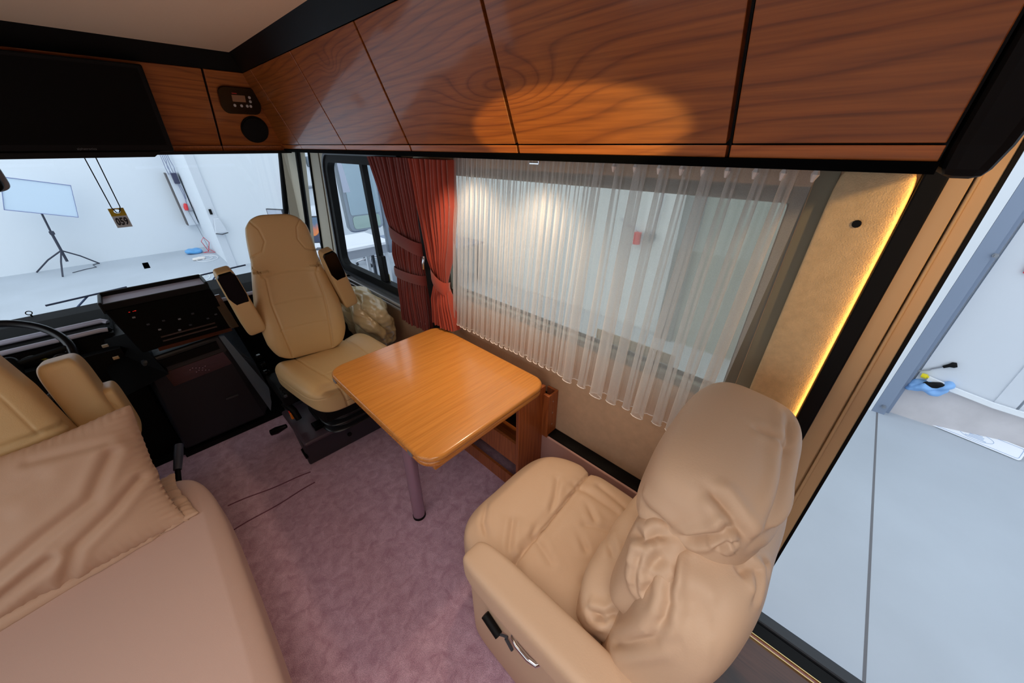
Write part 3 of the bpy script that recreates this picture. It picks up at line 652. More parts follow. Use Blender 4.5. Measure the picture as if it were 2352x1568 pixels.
# curved black end trim of the cabinet row
m = MB(); pts = [(.60, -.15, 1.96), (.665, -.105, 1.80), (.745, -.078, 1.62), (.775, -.072, 1.56)]
m = MB()
ring = []
for (x, y, z, w) in ((.56, -.05, 1.99, .075), (.64, -.055, 1.86, .065), (.70, -.057, 1.72, .058), (.752, -.058, 1.60, .05), (.765, -.06, 1.562, .04)):
    ring.append([(x-.012, y, z), (x+.35, y, z), (x+.35, y-w, z), (x-.012, y-w, z)])
V = [p for r_ in ring for p in r_]; F = []
for i in range(len(ring)-1):
    for k in range(4): F.append((4*i+k, 4*i+(k+1) % 4, 4*i+4+(k+1) % 4, 4*i+4+k))
F += [(3, 2, 1, 0), tuple(4*(len(ring)-1)+k for k in range(4))]
struct(m.add(V, F).build('trim_24', M_rubber, bevel=.012))
def cab_facey(z): return 2.355+(2.50-2.355)*(1.90-z)/(1.90-1.60)
def front_cabinet(x0, x1, label):
    t = thing('front_cabinet', label, 'cabinet', ((x0+x1)/2, 2.5, 1.58), 'front overhead cabinets')
    zt, zb = 1.898, 1.598
    P = [(cab_facey(zt), zt), (cab_facey(zb), zb), (2.505, 1.575), (2.9, 1.575), (2.9, 1.95), (2.40, 1.95)]
    MB().prism([(y+.02, z) for y, z in P], x1-x0-.001, 0, x0).build('body', M_black, t)
    g = .003
    MB().slab((x0+g, cab_facey(zt), zt), (x1-g, cab_facey(zt), zt), (x1-g, cab_facey(zb), zb), (x0+g, cab_facey(zb), zb), (0, .019, .008)).build('door', M_cabX, t, bevel=.0015)
    MB().slab((x0+.001, 2.503, 1.5965), (x1-.001, 2.503, 1.5965), (x1-.001, 2.508, 1.574), (x0+.001, 2.508, 1.574), (0, .02, 0)).build('lower_lip', M_lip, t)
    return t
front_cabinet(-1.12, -.452, 'wooden front overhead cabinet hidden behind the left half of the television')
front_cabinet(-.45, .468, 'wooden front overhead cabinet right behind the black television')
fc = front_cabinet(.47, .748, 'wooden front corner panel carrying the control display and round speaker')
struct(MB().box((-1.12, 2.47, 1.560), (.78, 2.9, 1.574)).build('trim_25', M_black))
# control panel: local axes on the inclined front face
_d = Vector((0, cab_facey(1.6)-cab_facey(1.9), -.30)).normalized()   # downwards along the face
_n = Vector((0, -.30, -.145)).normalized(); _n = Vector((1, 0, 0)).cross(_d)*1.0
if _n.y > 0: _n = -_n
def onface(x, z, h=0.0): 
    return Vector((x, cab_facey(z), z))+_n*h
def face_poly(x0, x1, z0, z1, r, h0, h1, cut=None):
    o = rrect(x0, x1, z0, z1, r, 5); N = len(o)
    V = [onface(a, b_, h0) for a, b_ in o]+[onface(a, b_, h1) for a, b_ in o]
    return V, [tuple(range(N)), tuple(range(2*N-1, N-1, -1))]+[(i, (i+1) % N, N+(i+1) % N, N+i) for i in range(N)]
MB().box((.744, 2.496, 1.572), (.79, 2.53, 1.612)).build('corner_block', M_cabX, fc)
cp = thing('control_panel', 'black display control unit with small buttons above the round speaker', 'control panel', tuple(onface(.585, 1.79)))
V, F = face_poly(.505, .672, 1.742, 1.845, .03, -.002, .016); mk('housing', V, F, M_blackgloss, cp, False)
V, F = face_poly(.555, .610, 1.792, 1.818, .002, .0165, .018); mk('display', V, F, simple('lcd_tan', (150, 112, 84), .4), cp, False)
V, F = face_poly(.558, .578, 1.822, 1.826, .001, .0165, .0175); mk('brand_mark', V, F, simple('mark_red', (170, 30, 34), .5), cp, False)
for x, z in ((.628, 1.812), (.629, 1.796), (.560, 1.777), (.588, 1.777), (.612, 1.777), (.627, 1.777)):
    V, F = face_poly(x-.0055, x+.0055, z-.0055, z+.0055, .005, .0165, .019); mk('button', V, F, simple('button_grey', (190, 190, 190), .5), cp, False)
sp_ = thing('round_speaker', 'round black speaker grille on the wooden corner panel', 'speaker', tuple(onface(.632, 1.665)))
def disc(cx, cz, r, h0, h1, n=40):
    o = [(cx+r*math.cos(a), cz+r*.95*math.sin(a)) for a in np.linspace(0, 2*PI, n+1)[:-1]]
    V = [onface(a, b_, h0) for a, b_ in o]+[onface(a, b_, h1) for a, b_ in o]
    return V, [tuple(range(n)), tuple(range(2*n-1, n-1, -1))]+[(i, (i+1) % n, n+(i+1) % n, n+i) for i in range(n)]
V, F = disc(.630, 1.672, .062, -.002, .006); mk('rim', V, F, M_rubber, sp_, False)
V, F = disc(.630, 1.672, .056, .004, .011); mk('grille', V, F, M_rubber, sp_, False)
# television
tv = thing('television', 'large black flat television hanging in front of the front cabinets', 'television', (-.35, 2.40, 1.55))
def tvp(x, z, h=0): # TV plane leans a little
    return (x, 2.33+(1.90-z)*.30-h, z)
def tvbox(name, x0, x1, z0, z1, h0, h1, mat, bev=.006):
    m = MB().add([tvp(x0, z0, h0), tvp(x1, z0, h0), tvp(x1, z1, h0), tvp(x0, z1, h0), tvp(x0, z0, h1), tvp(x1, z0, h1), tvp(x1, z1, h1), tvp(x0, z1, h1)],
        [(0, 3, 2, 1), (4, 5, 6, 7), (0, 1, 5, 4), (1, 2, 6, 5), (2, 3, 7, 6), (3, 0, 4, 7)])
    return m.build(name, mat, tv, bevel=bev)
tvbox('bezel', -1.08, .262, 1.574, 1.885, -.015, .022, M_rubber)
tvbox('screen', -1.06, .244, 1.600, 1.870, .021, .0235, simple('tv_screen', (2, 2, 2), .5, spec=.1), 0)
m = MB().prism([(-1.05, 1.575), (.215, 1.575), (.185, 1.553), (-.36, 1.553), (-.40, 1.560), (-1.05, 1.560)], .05, 1, 2.395); m.build('speaker_bar', M_rubber, tv, bevel=.003)
text('maker_lettering', 'alphatronics', .0115, simple('tv_letter', (92, 94, 98), .5), tvp(-.012, 1.586, .0225), (1, 0, 0), (0, -.287, .958), tv)

struct(MB().box((-1.12, 2.9, 1.575), (1.10, 3.72, 1.60)).build('ceiling', M_rubber))
# mirror top left
rv = thing('interior_mirror', 'black interior camera mirror with grey edge at the left frame border', 'mirror', (-.42, 2.45, 1.5))
V, F = cushion((.30, .055, .12), 5, 16); mk('housing', put(V, None, (-.452, 2.62, 1.485)), F, M_rubber, rv)
V, F = cushion((.30, .035, .125), 5, 16); mk('grey_edge', put(V, None, (-.440, 2.66, 1.487)), F, simple('mirror_edge_grey', (150, 150, 158), .4), rv)
MB().tube([(-.42, 2.67, 1.52), (-.42, 2.68, 1.58)], .014, 8).build('arm', M_rubber, rv)

# hanging tag 059
tg = thing('number_tag', 'yellow and grey tag reading 059 hanging on a black cord in the windscreen', 'tag', (-.03, 3.1, 1.23))
T0 = 3.1
ty = simple('tag_yellow', (206, 166, 32), .45); tgrey = simple('tag_grey', (225, 224, 226), .45)
x0, x1, zt, zm, zb = -.058, .006, 1.285, 1.243, 1.180
hole = [(-.026+.014*math.cos(a), 1.268+.011*math.sin(a)) for a in np.linspace(0, 2*PI, 21)[:-1]]
bm = bmesh.new()
outer = [(x0, zm), (x1, zm), (x1, zt), (x0, zt)]
ov = [bm.verts.new((a, T0, b_)) for a, b_ in outer]; hv = [bm.verts.new((a, T0, b_)) for a, b_ in hole]
es = [bm.edges.new((ov[i], ov[(i+1) % 4])) for i in range(4)]+[bm.edges.new((hv[i], hv[(i+1) % 20])) for i in range(20)]
bmesh.ops.triangle_fill(bm, edges=es, use_beauty=True)
r_ = bmesh.ops.extrude_face_region(bm, geom=bm.faces[:]); 
for v in [g_ for g_ in r_['geom'] if isinstance(g_, bmesh.types.BMVert)]: v.co.y += .002
bmesh.ops.recalc_face_normals(bm, faces=bm.faces[:])
me = bpy.data.meshes.new('tag_top'); bm.verts.index_update(); V = [tuple(v.co) for v in bm.verts]; F = [[v.index for v in f_.verts] for f_ in bm.faces]; bm.free()
mk('tag_top', V, F, ty, tg, False)
MB().box((x0, T0, zb), (x1, T0+.002, zm)).build('number_plate', tgrey, tg)
text('number', '059', .056, simple('ink_black', (24, 24, 34), .6), (-.026, T0-.0012, 1.2115), (1, 0, 0), (0, 0, 1), tg, .0006, sx=.60, bold=.0016)
MB().tube([(-.042, T0-.003, 1.576), (-.040, T0-.003, 1.29), (-.030, T0-.004, 1.262), (-.018, T0-.004, 1.262), (-.005, T0-.003, 1.29), (.001, T0-.003, 1.576)], .0028, 6).build('cord', M_rubber, tg)

# ================================================================== SHEER CURTAIN
def pleat_phase():
    """phase along the rail: open folds on the right, dense ones on the left"""
    ys_, ph = [], []
    y = .095; p = 0.0; ys_.append(y); ph.append(p)
    rng2 = random.Random(4)
    while y < 1.325:
        pitch = (.062 if y < .62 else .036 if y < .9 else .030)*rng2.uniform(.85, 1.15)
        y += pitch; p += 2*PI; ys_.append(y); ph.append(p)
    return np.array(ys_), np.array(ph)
_py, _pp = pleat_phase()
def sheer():
    t = thing('sheer_curtain', 'long white sheer pleated curtain across the big side window', 'curtain', (1.06, .75, .74))
    per = 44; npl = len(_py)-1; nu = npl*per; nv = 46; V = []; F = []
    rr = random.Random(9); amp = [rr.uniform(.75, 1.25) for _ in range(npl+2)]; sk = [rr.uniform(-1, 1) for _ in range(npl+2)]
    tri = lambda q: 2*abs(2*(q-math.floor(q+.5)))-1
    for i in range(nu+1):
        k = min(i//per, npl-1); u = i/per-k
        y0 = _py[k]; pitch = _py[k+1]-_py[k]; dense = y0 > .62
        flat = .30 if not dense else .12; cyc = 2.0 if not dense else 1.5
        wid = .46 if not dense else .60
        a = amp[k]; s_ = sk[k]*(1-u)+sk[k+1]*u
        for j in range(nv+1):
            v = j/nv; z = 1.553-v*(1.553-.735)
            if u < flat:
                q = u/flat; yy = y0+pitch*(1-wid)*q; x = 1.066-.003*math.sin(q*PI)*(.4+v)
            else:
                q = (u-flat)/(1-flat); w = wid*(.62+.38*v)*pitch*.62*a
                env = math.sin(q*PI)**.5
                yy = y0+pitch*((1-wid)+wid*q)+w*math.sin(q*2*PI*cyc)*env
                x = 1.066-(.016+.022*v)*a*math.sin(q*PI)*(1 if not dense else .6)-.005*math.cos(q*2*PI*cyc)*env
            spread = (y0+pitch*u-.095)/(1.325-.095)
            yy += .098*v*spread**2+.012*s_*v*math.sin(v*2.4+k)+.030*v*(1-spread)
            V.append((x, yy, z+.003*math.cos(u*2*PI)*v))
    for i in range(nu):
        for j in range(nv):
            a = i*(nv+1)+j; F.append((a, a+nv+1, a+nv+2, a+1))
    mk('voile', V, F, M_sheer, t)
    MB().tube([V[i*(nv+1)+nv] for i in range(0, nu+1, 2)], .0022, 4).build('hem', M_hem, t, smooth=True)
    # heading: gathered pinch at each pleat on the open half
    for k, y in enumerate(_py):
        if y < .64: MB().tube([(1.050, y+.0, 1.556), (1.047, y, 1.545), (1.050, y+.002, 1.53)], [.004, .008, .003], 6).build('pinch_pleat', M_hem, t, smooth=True)
    return t
sheer()
tag(MB().box((1.00, .08, 1.556), (1.10, 2.16, 1.566)).build('curtain_rail', M_rubber), 'black curtain rail under the overhead cabinets', 'rail')
tag(MB().tube([(1.02, .84, 1.553), (1.02, .84, 1.545), (1.02, .88, 1.545)], .003, 6).build('rail_hook', M_chrome), 'small metal rail hook above the sheer curtain', 'hook')

# ================================================================== RED CURTAINS
def red_curtain(label, mat, prof, ties, X, npl, seed, depth=.018):
    """prof: list of (z, y_min, y_max); ties: list of (z, height)"""
    t = thing('red_curtain', label, 'curtain', (X, (prof[-1][1]+prof[-1][2])/2, prof[-1][0]), 'red curtains')
    zs = np.array([p[0] for p in prof])[::-1]; a_ = np.array([p[1] for p in prof])[::-1]; b_ = np.array([p[2] for p in prof])[::-1]
    rr = random.Random(seed); ph0 = [rr.uniform(.6, 1.4) for _ in range(npl+2)]
    nu = npl*14; nv = 70
    def fn(u, v):
        z = prof[0][0]+(prof[-1][0]-prof[0][0])*v
        y0 = np.interp(z, zs, a_); y1 = np.interp(z, zs, b_)
        sq = 1.0
        for (zt_, h) in ties: sq = min(sq, .35+.65*min(1, abs(z-zt_)/.12))
        k = int(u*npl); am = ph0[k]*(1-(u*npl-k))+ph0[k+1]*(u*npl-k)
        w = math.cos(u*npl*2*PI)
        x = X-(depth*am)*sq*w-.022*math.sin(u*PI)*(1-sq*.5) + .004*math.sin(z*11+u*6)
        uu = u+.22/npl*math.sin(u*npl*4*PI)
        return (x, y0+(y1-y0)*uu, z)
    surf('cloth', fn, nu, nv, mat, t)
    for (zt_, h, ya, yb, tilt) in [(q[0], q[1], np.interp(q[0], zs, a_), np.interp(q[0], zs, b_), q[2] if len(q) > 2 else 0) for q in [x if len(x) > 2 else (*x, 0) for x in ties_full[label]]]:
        pts_ = []
        n = 28; V = []; F = []
        for i in range(n+1):
            a = PI*i/n*1.15-.2; yc = (ya+yb)/2; hw = (yb-ya)/2+.008
            y = yc-hw*math.cos(a); x = X+.004-(.046)*max(0, math.sin(a))**.6 if math.sin(a) > 0 else X+.01
            zc = zt_+tilt*(y-yc)/max(hw, .01)
            for (dx, dz) in ((0, -h/2), (-.004, -h/4), (-.004, h/4), (0, h/2)): V.append((x+dx, y, zc+dz))
        for i in range(n):
            for j in range(3): q_ = i*4+j; F.append((q_, q_+4, q_+5, q_+1))
        mk('tieback', V, F, mat if mat is M_red2 else M_red, t)
    return t
L1 = 'dark red pleated curtain with two bands covering the rear of the cab window'
L2 = 'bright red pleated curtain tied once in the middle beside the sheer'
ties_full = {L1: [(1.12, .075, .03), (.905, .06, -.005)], L2: [(.965, .075, .035)]}
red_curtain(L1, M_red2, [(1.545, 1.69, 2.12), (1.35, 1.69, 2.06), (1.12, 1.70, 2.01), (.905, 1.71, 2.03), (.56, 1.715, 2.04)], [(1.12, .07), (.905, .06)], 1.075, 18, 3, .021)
red_curtain(L2, M_red, [(1.545, 1.335, 1.655), (1.35, 1.355, 1.64), (1.15, 1.40, 1.59), (.965, 1.455, 1.56), (.85, 1.43, 1.60), (.695, 1.41, 1.615)], [(.965, .07)], 1.045, 11, 5, .026)
tag(MB().slab((1.06, 1.655, 1.3), (1.06, 1.69, 1.3), (1.06, 1.665, .45), (1.06, 1.60, .45), (.008, 0, 0)).build('seat_belt', M_rubber), 'black seat belt strap hanging between the two red curtains', 'belt')
tag(MB().tube([(1.06, 1.675, 1.06), (1.045, 1.67, 1.03), (1.05, 1.68, .99)], .007, 8).build('belt_clip', M_chrome, smooth=True), 'small metal clip between the red curtains', 'clip')

# ================================================================== TABLE
tb = thing('folding_table', 'glossy orange wooden table with rounded corners and one metal leg by the sheer', 'table', (.7, 1.12, 0))
def slabtop(name, x0, x1, y0, y1, r, z0, z1, mat, bev):
    m = MB().prism(rrect(x0, x1, y0, y1, r, 8), z1-z0, 2, z0); o = m.build(name, mat, tb, smooth=True)
    md = o.modifiers.new('bevel', 'BEVEL'); md.width = bev; md.segments = 4; md.limit_method = 'ANGLE'; md.angle_limit = math.radians(50); return o
slabtop('table_top', .387, 1.030, .748, 1.568, .075, .656, .682, M_table, .011)
slabtop('folded_leaf', .391, 1.030, .752, 1.562, .075, .630, .655, M_tedge, .010)
MB().box((.445, .806, .565), (1.0, .826, .63)).box((.445, 1.50, .565), (1.0, 1.52, .63)).box((.445, .82, .565), (.463, 1.50, .63)).build('apron', M_tedge, tb, bevel=.002)
for yy in (.862, 1.49):
    c_ = MB().box((.3855, yy-.013, .645), (.392, yy+.013, .667), .002).build('clasp', M_grey, tb)
lg = MB().tube([(.486, 1.075, .60), (.478, 1.076, .3), (.471, 1.077, .012)], .029, 24).build('leg', simple('table_leg_steel', (176, 150, 168), .25, .55), tb, smooth=True)
MB().tube([(.471, 1.077, 0), (.471, 1.077, .014)], .031, 24).build('foot_cap', M_rubber, lg, smooth=True)
# wall mounted support box + low shelf unit beneath
su = thing('table_support_panel', 'upright wooden side panel under the table corner next to the ledge', 'panel', (1.0, .79, 0))
MB().box((.875, .785, 0), (1.06, .803, .628)).build('side_panel', M_panel, su, bevel=.002)
m = MB().box((1.045, .760, .33), (1.060, .81, .585)).box((1.105, .760, .33), (1.118, .81, .585)).box((1.045, .752, .33), (1.118, .762, .585)); m.build('bracket_box', M_panel, su, bevel=.0015)
for z in (.40, .47, .54): MB().tube([(1.08, .7525, z), (1.08, .7505, z)], .004, 8).build('screw', M_chrome, su)
sh = thing('low_shelf_unit', 'low wooden shelf unit with dark openings in the shade under the table', 'shelf', (1.0, 1.2, 0))
MB().box((.90, .81, 0), (.915, 1.56, .09)).build('plinth_board', M_panel, sh); MB().box((.90, .81, .20), (.915, 1.56, .34)).build('front_board', M_panel, sh)
MB().box((.915, .81, .185), (1.10, 1.56, .20)).build('shelf_board', M_lip, sh); MB().box((.90, 1.545, 0), (1.10, 1.56, .55)).build('end_board', M_panel, sh)
MB().box((1.095, .81, 0), (1.11, 1.56, .55)).build('back_board', M_rubber, sh)

# ================================================================== PASSENGER SEAT (pilot seat, turned to the table)
def pilot_back(face):
    """local: x across, y depth (front = -y), z height 0..0.78; face=True adds the sewn panels"""
    hz = np.array([0, .04, .12, .30, .42, .55, .66, .72, .76, .78]); hw = np.array([.165, .195, .208, .208, .185, .158, .152, .150, .135, .115])
    def shape(V, U):
        z = V[:, 2]+.39; w = np.interp(z, hz, hw)/.21
        V = V.copy(); V[:, 0] = np.sign(V[:, 0])*np.abs(V[:, 0])*w
        dp = np.interp(z, [0, .25, .5, .78], [.85, 1.0, .75, .60]); V[:, 1] *= dp
        V[:, 1] += -.035*np.exp(-((z-.17)/.16)**2)*(U[:, 1] < 0) + .02*np.sin(z*4)
        # side bolsters stand proud of the middle panel
        fr = (U[:, 1] < -.3)
        V[:, 1] -= .020*fr*np.exp(-((np.abs(V[:, 0])/w-.165)/.05)**2)*(z < .5)
        return V
    fm = lambda V, N: (N[:, 1] < -.2).astype(float)
    ax = [0, 2]; o = .39; G = []
    if face:
        for zc in (.19, .335): G.append((fm, ax, [(-.125, zc-o-.002), (0, zc-o+.004), (.125, zc-o-.002)], .0045, .004))
        G.append((fm, ax, [(-.135, .475-o), (-.06, .490-o), (0, .493-o), (.06, .490-o), (.135, .475-o)], .0055, .0045))
        for s in (-1, 1):
            G.append((fm, ax, [(s*.105, .02-o), (s*.118, .19-o), (s*.128, .335-o), (s*.118, .46-o), (s*.145, .51-o), (s*.2, .56-o)], .006, .0048))
            G.append((fm, ax, [(s*.16, .575-o), (s*.10, .60-o), (s*.075, .65-o), (s*.085, .71-o), (s*.12, .76-o)], .0045, .004))
    return cushion((.42, .13, .78), 5.5, 150 if face else 60, shape, G)
def pilot_seat():
    t = thing('pilot_seat', 'cream leather passenger captain seat turned round to face the table', 'seat', (.5, 1.95, 0))
    V, F = pilot_back(True)
    R = rotm('Z', -7) @ rotm('X', -8) @ rotm('Y', 3.0)
    mk('backrest', put(V @ R.T, None, (.505, 2.165, .90)), F, M_leather, t)
    # seat cushion
    def shp(V, U):
        V = V.copy(); x = V[:, 0]; top = U[:, 2] > 0
        V[:, 2] += top*.022*np.exp(-((np.abs(x)-.235)/.06)**2) - top*.004
        V[:, 2] -= .035*np.clip(-(V[:, 1]+.14)/.13, 0, 1)**2
        k = np.clip((V[:, 1]+.27)/.54, 0, 1); V[:, 0] *= .93+.10*k
        return V
    fm = lambda V, N: ((N[:, 2] > .1) | (N[:, 1] < -.5)).astype(float)
    G = []
    for s in (-1, 1): G.append((fm, [0, 1], [(s*.150, .27), (s*.142, .05), (s*.125, -.15), (s*.12, -.30)], .006, .0045))
    G.append((fm, [0, 1], [(-.135, -.085), (0, -.09), (.135, -.085)], .004, .004))
    G.append((lambda V, N: (np.abs(V[:, 2]+.0) < .08).astype(float)*(np.abs(N[:, 2]) < .8), [2, 0], [(.022, -1), (.022, 1)], .003, .003))
    V, F = cushion((.56, .55, .115), 5.5, 110, shp, G)
    mk('seat_cushion', put(V, rotm('X', -3)@rotm('Z', 3), (.545, 1.865, .478)), F, M_leather, t)
    # armrests, folded up beside the backrest
    for (bx_, by_, bz_, tx, ty_, tz, nm) in ((.262, 2.13, .74, .215, 2.05, 1.10, 0), (.765, 2.12, .74, .685, 2.06, 1.10, 1)):
        a = Vector((bx_, by_, bz_)); b_ = Vector((tx, ty_, tz)); u = (b_-a); L = u.length; u.normalize()
        fx = Vector((1, 0, 0)); fx = (fx-u*fx.dot(u)).normalized(); fy = u.cross(fx)
        Rm = np.array(Matrix((fx, fy, u)).transposed())
        def ash(V, U):
            V = V.copy(); z = V[:, 2]/L+.5; V[:, 0] *= .82+.18*np.clip(1-z, 0, 1); V[:, 1] *= 1-.25*z; return V
        V, F = cushion((.092, .11, L), 7, 30, ash); ar = mk('armrest', put(V, Rm, (a+b_)/2), F, M_leather, t)
        # glossy black plate on the upper half of the arm
        outl = [(-.020, .0), (.032, .01), (.037, .045), (.035, .158), (.025, .178), (-.025, .178), (-.035, .165), (-.037, .055)]
        mm = MB(); N_ = len(outl); P_ = []
        for h in (-.030, -.0475):
            for (p, q_) in outl:
                P_.append(tuple(a+u*(L-.182+q_)+fx*p+fy*h*(1.0 if True else 1)))
        mm.add(P_, [tuple(range(N_)), tuple(range(2*N_-1, N_-1, -1))]+[(i, (i+1) % N_, N_+(i+1) % N_, N_+i) for i in range(N_)])
        pl_ = mm.build('armrest_plate', M_blackgloss, ar, bevel=.003)
    # suspension, bellows, base
    MB().box((.33, 1.68, .30), (.78, 2.10, .43), .02).build('seat_pan', M_rubber, t)
    def bell(u, v):
        k = v; z = .20+.14*k; r = 1+.07*math.cos(k*2*PI*3); a = 2*PI*u
        ca, sa = math.cos(a), math.sin(a); q_ = (abs(ca)**5+abs(sa)**5)**(-1/5)
        return (.57+.215*r*q_*ca, 1.90+.20*r*q_*sa, z)
    surf('bellows', bell, 64, 40, simple('bellows_rubber', (22, 22, 26), .3), t)
    MB().box((.22, 1.74, .175), (.40, 2.13, .20), .018, 3).build('base_cover', simple('base_plastic', (74, 62, 72), .35), t)
    MB().prism([(.215, 1.795), (.80, 1.775), (.82, 2.2), (.25, 2.2)], .175, 2, 0).build('pedestal', simple('pedestal_grey', (52, 48, 56), .5, bump=.1), t, bevel=.01)
    MB().box((.30, 1.80, .20), (.35, 1.86, .225), .004).build('rocker_switch', M_blackgloss, t)
    MB().tube([(.455, 1.775, .09), (.455, 1.765, .09)], .012, 12).build('bolt', M_blackgloss, t)
    MB().tube([(.215, 1.84, .10), (.214, 1.80, .085), (.214, 1.775, .08)], .008, 8).build('release_rod', M_blackgloss, t, smooth=True)
    kn = MB().tube([(.21, 2.04, .15), (.16, 2.06, .135), (.13, 2.07, .13)], [.012, .022, .018], 12).build('adjuster_knob', M_blackgloss, t, smooth=True)
    # side controls and belt buckle
    MB().box((.225, 1.90, .36), (.285, 2.20, .43), .01).build('control_housing', M_rubber, t)
    for k in range(6): MB().box((.236+.004*(k % 2), 1.90+.018*k, .418), (.252, 1.912+.018*k, .43), .002).build('control_button', M_chrome if k % 2 else M_darkgrey, t)
    for (y, z) in ((2.12, .46), (2.16, .50), (2.19, .43), (2.21, .53)): MB().box((.222, y, z), (.25, y+.03, z+.025), .006).build('recliner_lever', M_blackgloss, t)
    bk = MB().tube([(.235, 1.97, .35), (.255, 1.92, .31), (.262, 1.90, .255)], [.02, .018, .016], 12).build('adjuster_wheel', M_rubber, t, smooth=True)
    MB().box((.232, 1.912, .262), (.250, 1.928, .305), .003).build('orange_marker', simple('marker_orange', (226, 128, 30), .4), bk)
    MB().box((.232, 1.918, .300), (.250, 1.934, .318), .003).build('red_marker', simple('marker_red', (214, 40, 30), .4), bk)
pilot_seat()
# driver seat seen from behind, armrest folded up
ds = thing('driver_seat', 'tan leather driver seat back seen from behind at the left edge', 'seat', (-.65, 1.75, 0))
def dshape(V, U):
    V = V.copy(); z = V[:, 2]/.86+.5; V[:, 0] *= np.interp(z, [0, .3, .55, .8, 1], [1.0, 1.0, .93, .78, .62]); return V
fmb = lambda V, N: (N[:, 1] < -.2).astype(float)
V, F = cushion((.53, .14, .86), 5.0, 90, dshape, [(fmb, [0, 2], [(-.3, -.085), (.3, -.085)], .010, .006, .004), (fmb, [0, 2], [(.205, -.08), (.195, .05), (.17, .2), (.12, .4)], .003, .004)])
mk('backrest', put(V, rotm('X', -7), (-.645, 1.735, .875)), F, M_leather, ds)
V, F = cushion((.54, .50, .14), 5, 24); mk('seat_cushion', put(V, None, (-.645, 2.03, .46)), F, M_leather, ds)
MB().box((-.86, 1.85, 0), (-.43, 2.25, .40), .02).build('pedestal', M_rubber, ds)
V, F = cushion((.105, .15, .34), 6, 30, lambda V, U: V*np.array([1, 1, 1])); mk('armrest', put(V, rotm('X', -10)@rotm('Y', -2), (-.340, 1.83, .785)), F, M_leather, ds)
V, F = cushion((.055, .15, .22), 5, 20); mk('arm_hinge_cover', put(V, rotm('X', -8), (-.285, 1.84, .70)), F, M_leather, ds)

# ================================================================== DASHBOARD
db = thing('dashboard', 'black dashboard with top tray, walnut trim and lower centre console', 'dashboard', (-.2, 2.8, 0))
m = MB().slab((-1.12, 2.95, .70), (1.0, 2.95, .70), (1.0, 4.0, .55), (-1.12, 4.0, .55), (0, 0, -.10)); m.build('deck', simple('deck_black', (6, 6, 8), .8, spec=.08), db)
for q_ in (((-1.12, 2.62, .70), (-.26, 3.02, .775)), ((.20, 2.75, .66), (1.0, 3.05, .74))): MB().box(*q_, .02).build('upper_pad', simple('deck_black', (6, 6, 8), .8, spec=.08), db)
pad_highlight = simple('pad_satin', (214, 216, 238), .3)  # pale colour standing for silver highlights along the dark dash padding
MB().tube([(-1.12, 2.735, .785), (-.29, 2.735, .785), (-.27, 2.72, .775)], .013, 12).build('pad_roll', pad_highlight, db, smooth=True)
MB().tube([(-1.12, 2.63, .77), (-.30, 2.63, .77), (-.275, 2.63, .765)], .012, 12).build('pad_roll', pad_highlight, db, smooth=True)
MB().tube([(.22, 2.75, .745), (1.0, 2.75, .745)], .012, 12).build('pad_roll', pad_highlight, db, smooth=True)
m = MB().slab((-1.12, 2.60, .755), (-.26, 2.60, .755), (-.26, 2.50, .55), (-1.12, 2.50, .55), (0, .05, 0)); m.build('instrument_fascia', simple('fascia_black', (5, 4, 4), .5, spec=.06), db)
# top tray
m = MB().box((-.235, 2.50, .895), (.172, 2.515, .93), .004).box((-.235, 2.665, .895), (.172, 2.68, .945), .004).box((-.245, 2.50, .88), (-.230, 2.68, .94), .006).box((.165, 2.50, .88), (.180, 2.68, .94), .006)
m.build('tray_rim', M_black, db)
MB().box((-.232, 2.512, .905), (.168, 2.668, .924)).build('tray_liner', simple('tray_grey', (214, 212, 232), .7), db)
m = MB().slab((-.24, 2.50, .90), (.18, 2.50, .90), (.205, 2.40, .68), (-.19, 2.40, .68), (0, .20, 0)); m.build('centre_fascia', simple('fascia_black', (5, 4, 4), .5, spec=.06), db, bevel=.006)
MB().slab((-.35, 2.62, .72), (-.2, 2.52, .76), (-.14, 2.33, .56), (-.34, 2.36, .50), (0, .2, 0)).build('switch_fascia', simple('fascia_black', (5, 4, 4), .5, spec=.06), db)
m = MB().slab((.165, 2.485, .86), (.205, 2.485, .86), (.222, 2.394, .682), (.182, 2.394, .682), (0, .01, 0)).slab((-.13, 2.388, .690), (.185, 2.388, .690), (.185, 2.384, .672), (-.13, 2.384, .672), (0, .01, 0)); m.build('walnut_trim', M_walnut, db)
text('clock_digits', '3:47', .017, emit('led_red', (255, 40, 30), 1.2), (-.150, 2.485, .866), (1, 0, 0), (0, .41, .91), db, .0004)
for k, (x, z) in enumerate(((-.155, .845), (-.12, .80), (-.06, .80), (.0, .79), (.06, .80), (.11, .76), (-.09, .765), (.03, .75), (.15, .77), (-.02, .74))):
    y = 2.50-(.90-z)*(.10/.22)-.004
    MB().box((x-.006, y-.004, z-.004), (x+.006, y+.006, z+.004), .002).build('fascia_button', M_darkgrey if k % 3 else M_grey, db)
m = MB()
for z in (.715, .735): m.slab((-.10, 2.405+(z-.7)*.45, z), (.13, 2.405+(z-.7)*.45, z), (.13, 2.40+(z-.7)*.45, z-.006), (-.10, 2.40+(z-.7)*.45, z-.006), (0, -.006, 0))
m.build('vent_slats', simple('slat_brown', (56, 40, 40), .3), db)
for k, (x, z) in enumerate(((-.275, .70), (-.262, .655))): MB().box((x-.012, 2.42, z-.006), (x+.012, 2.46, z+.006), .002).build('rocker_switch', simple('button_lit_grey', (176, 170, 156), .5), db) if False else None
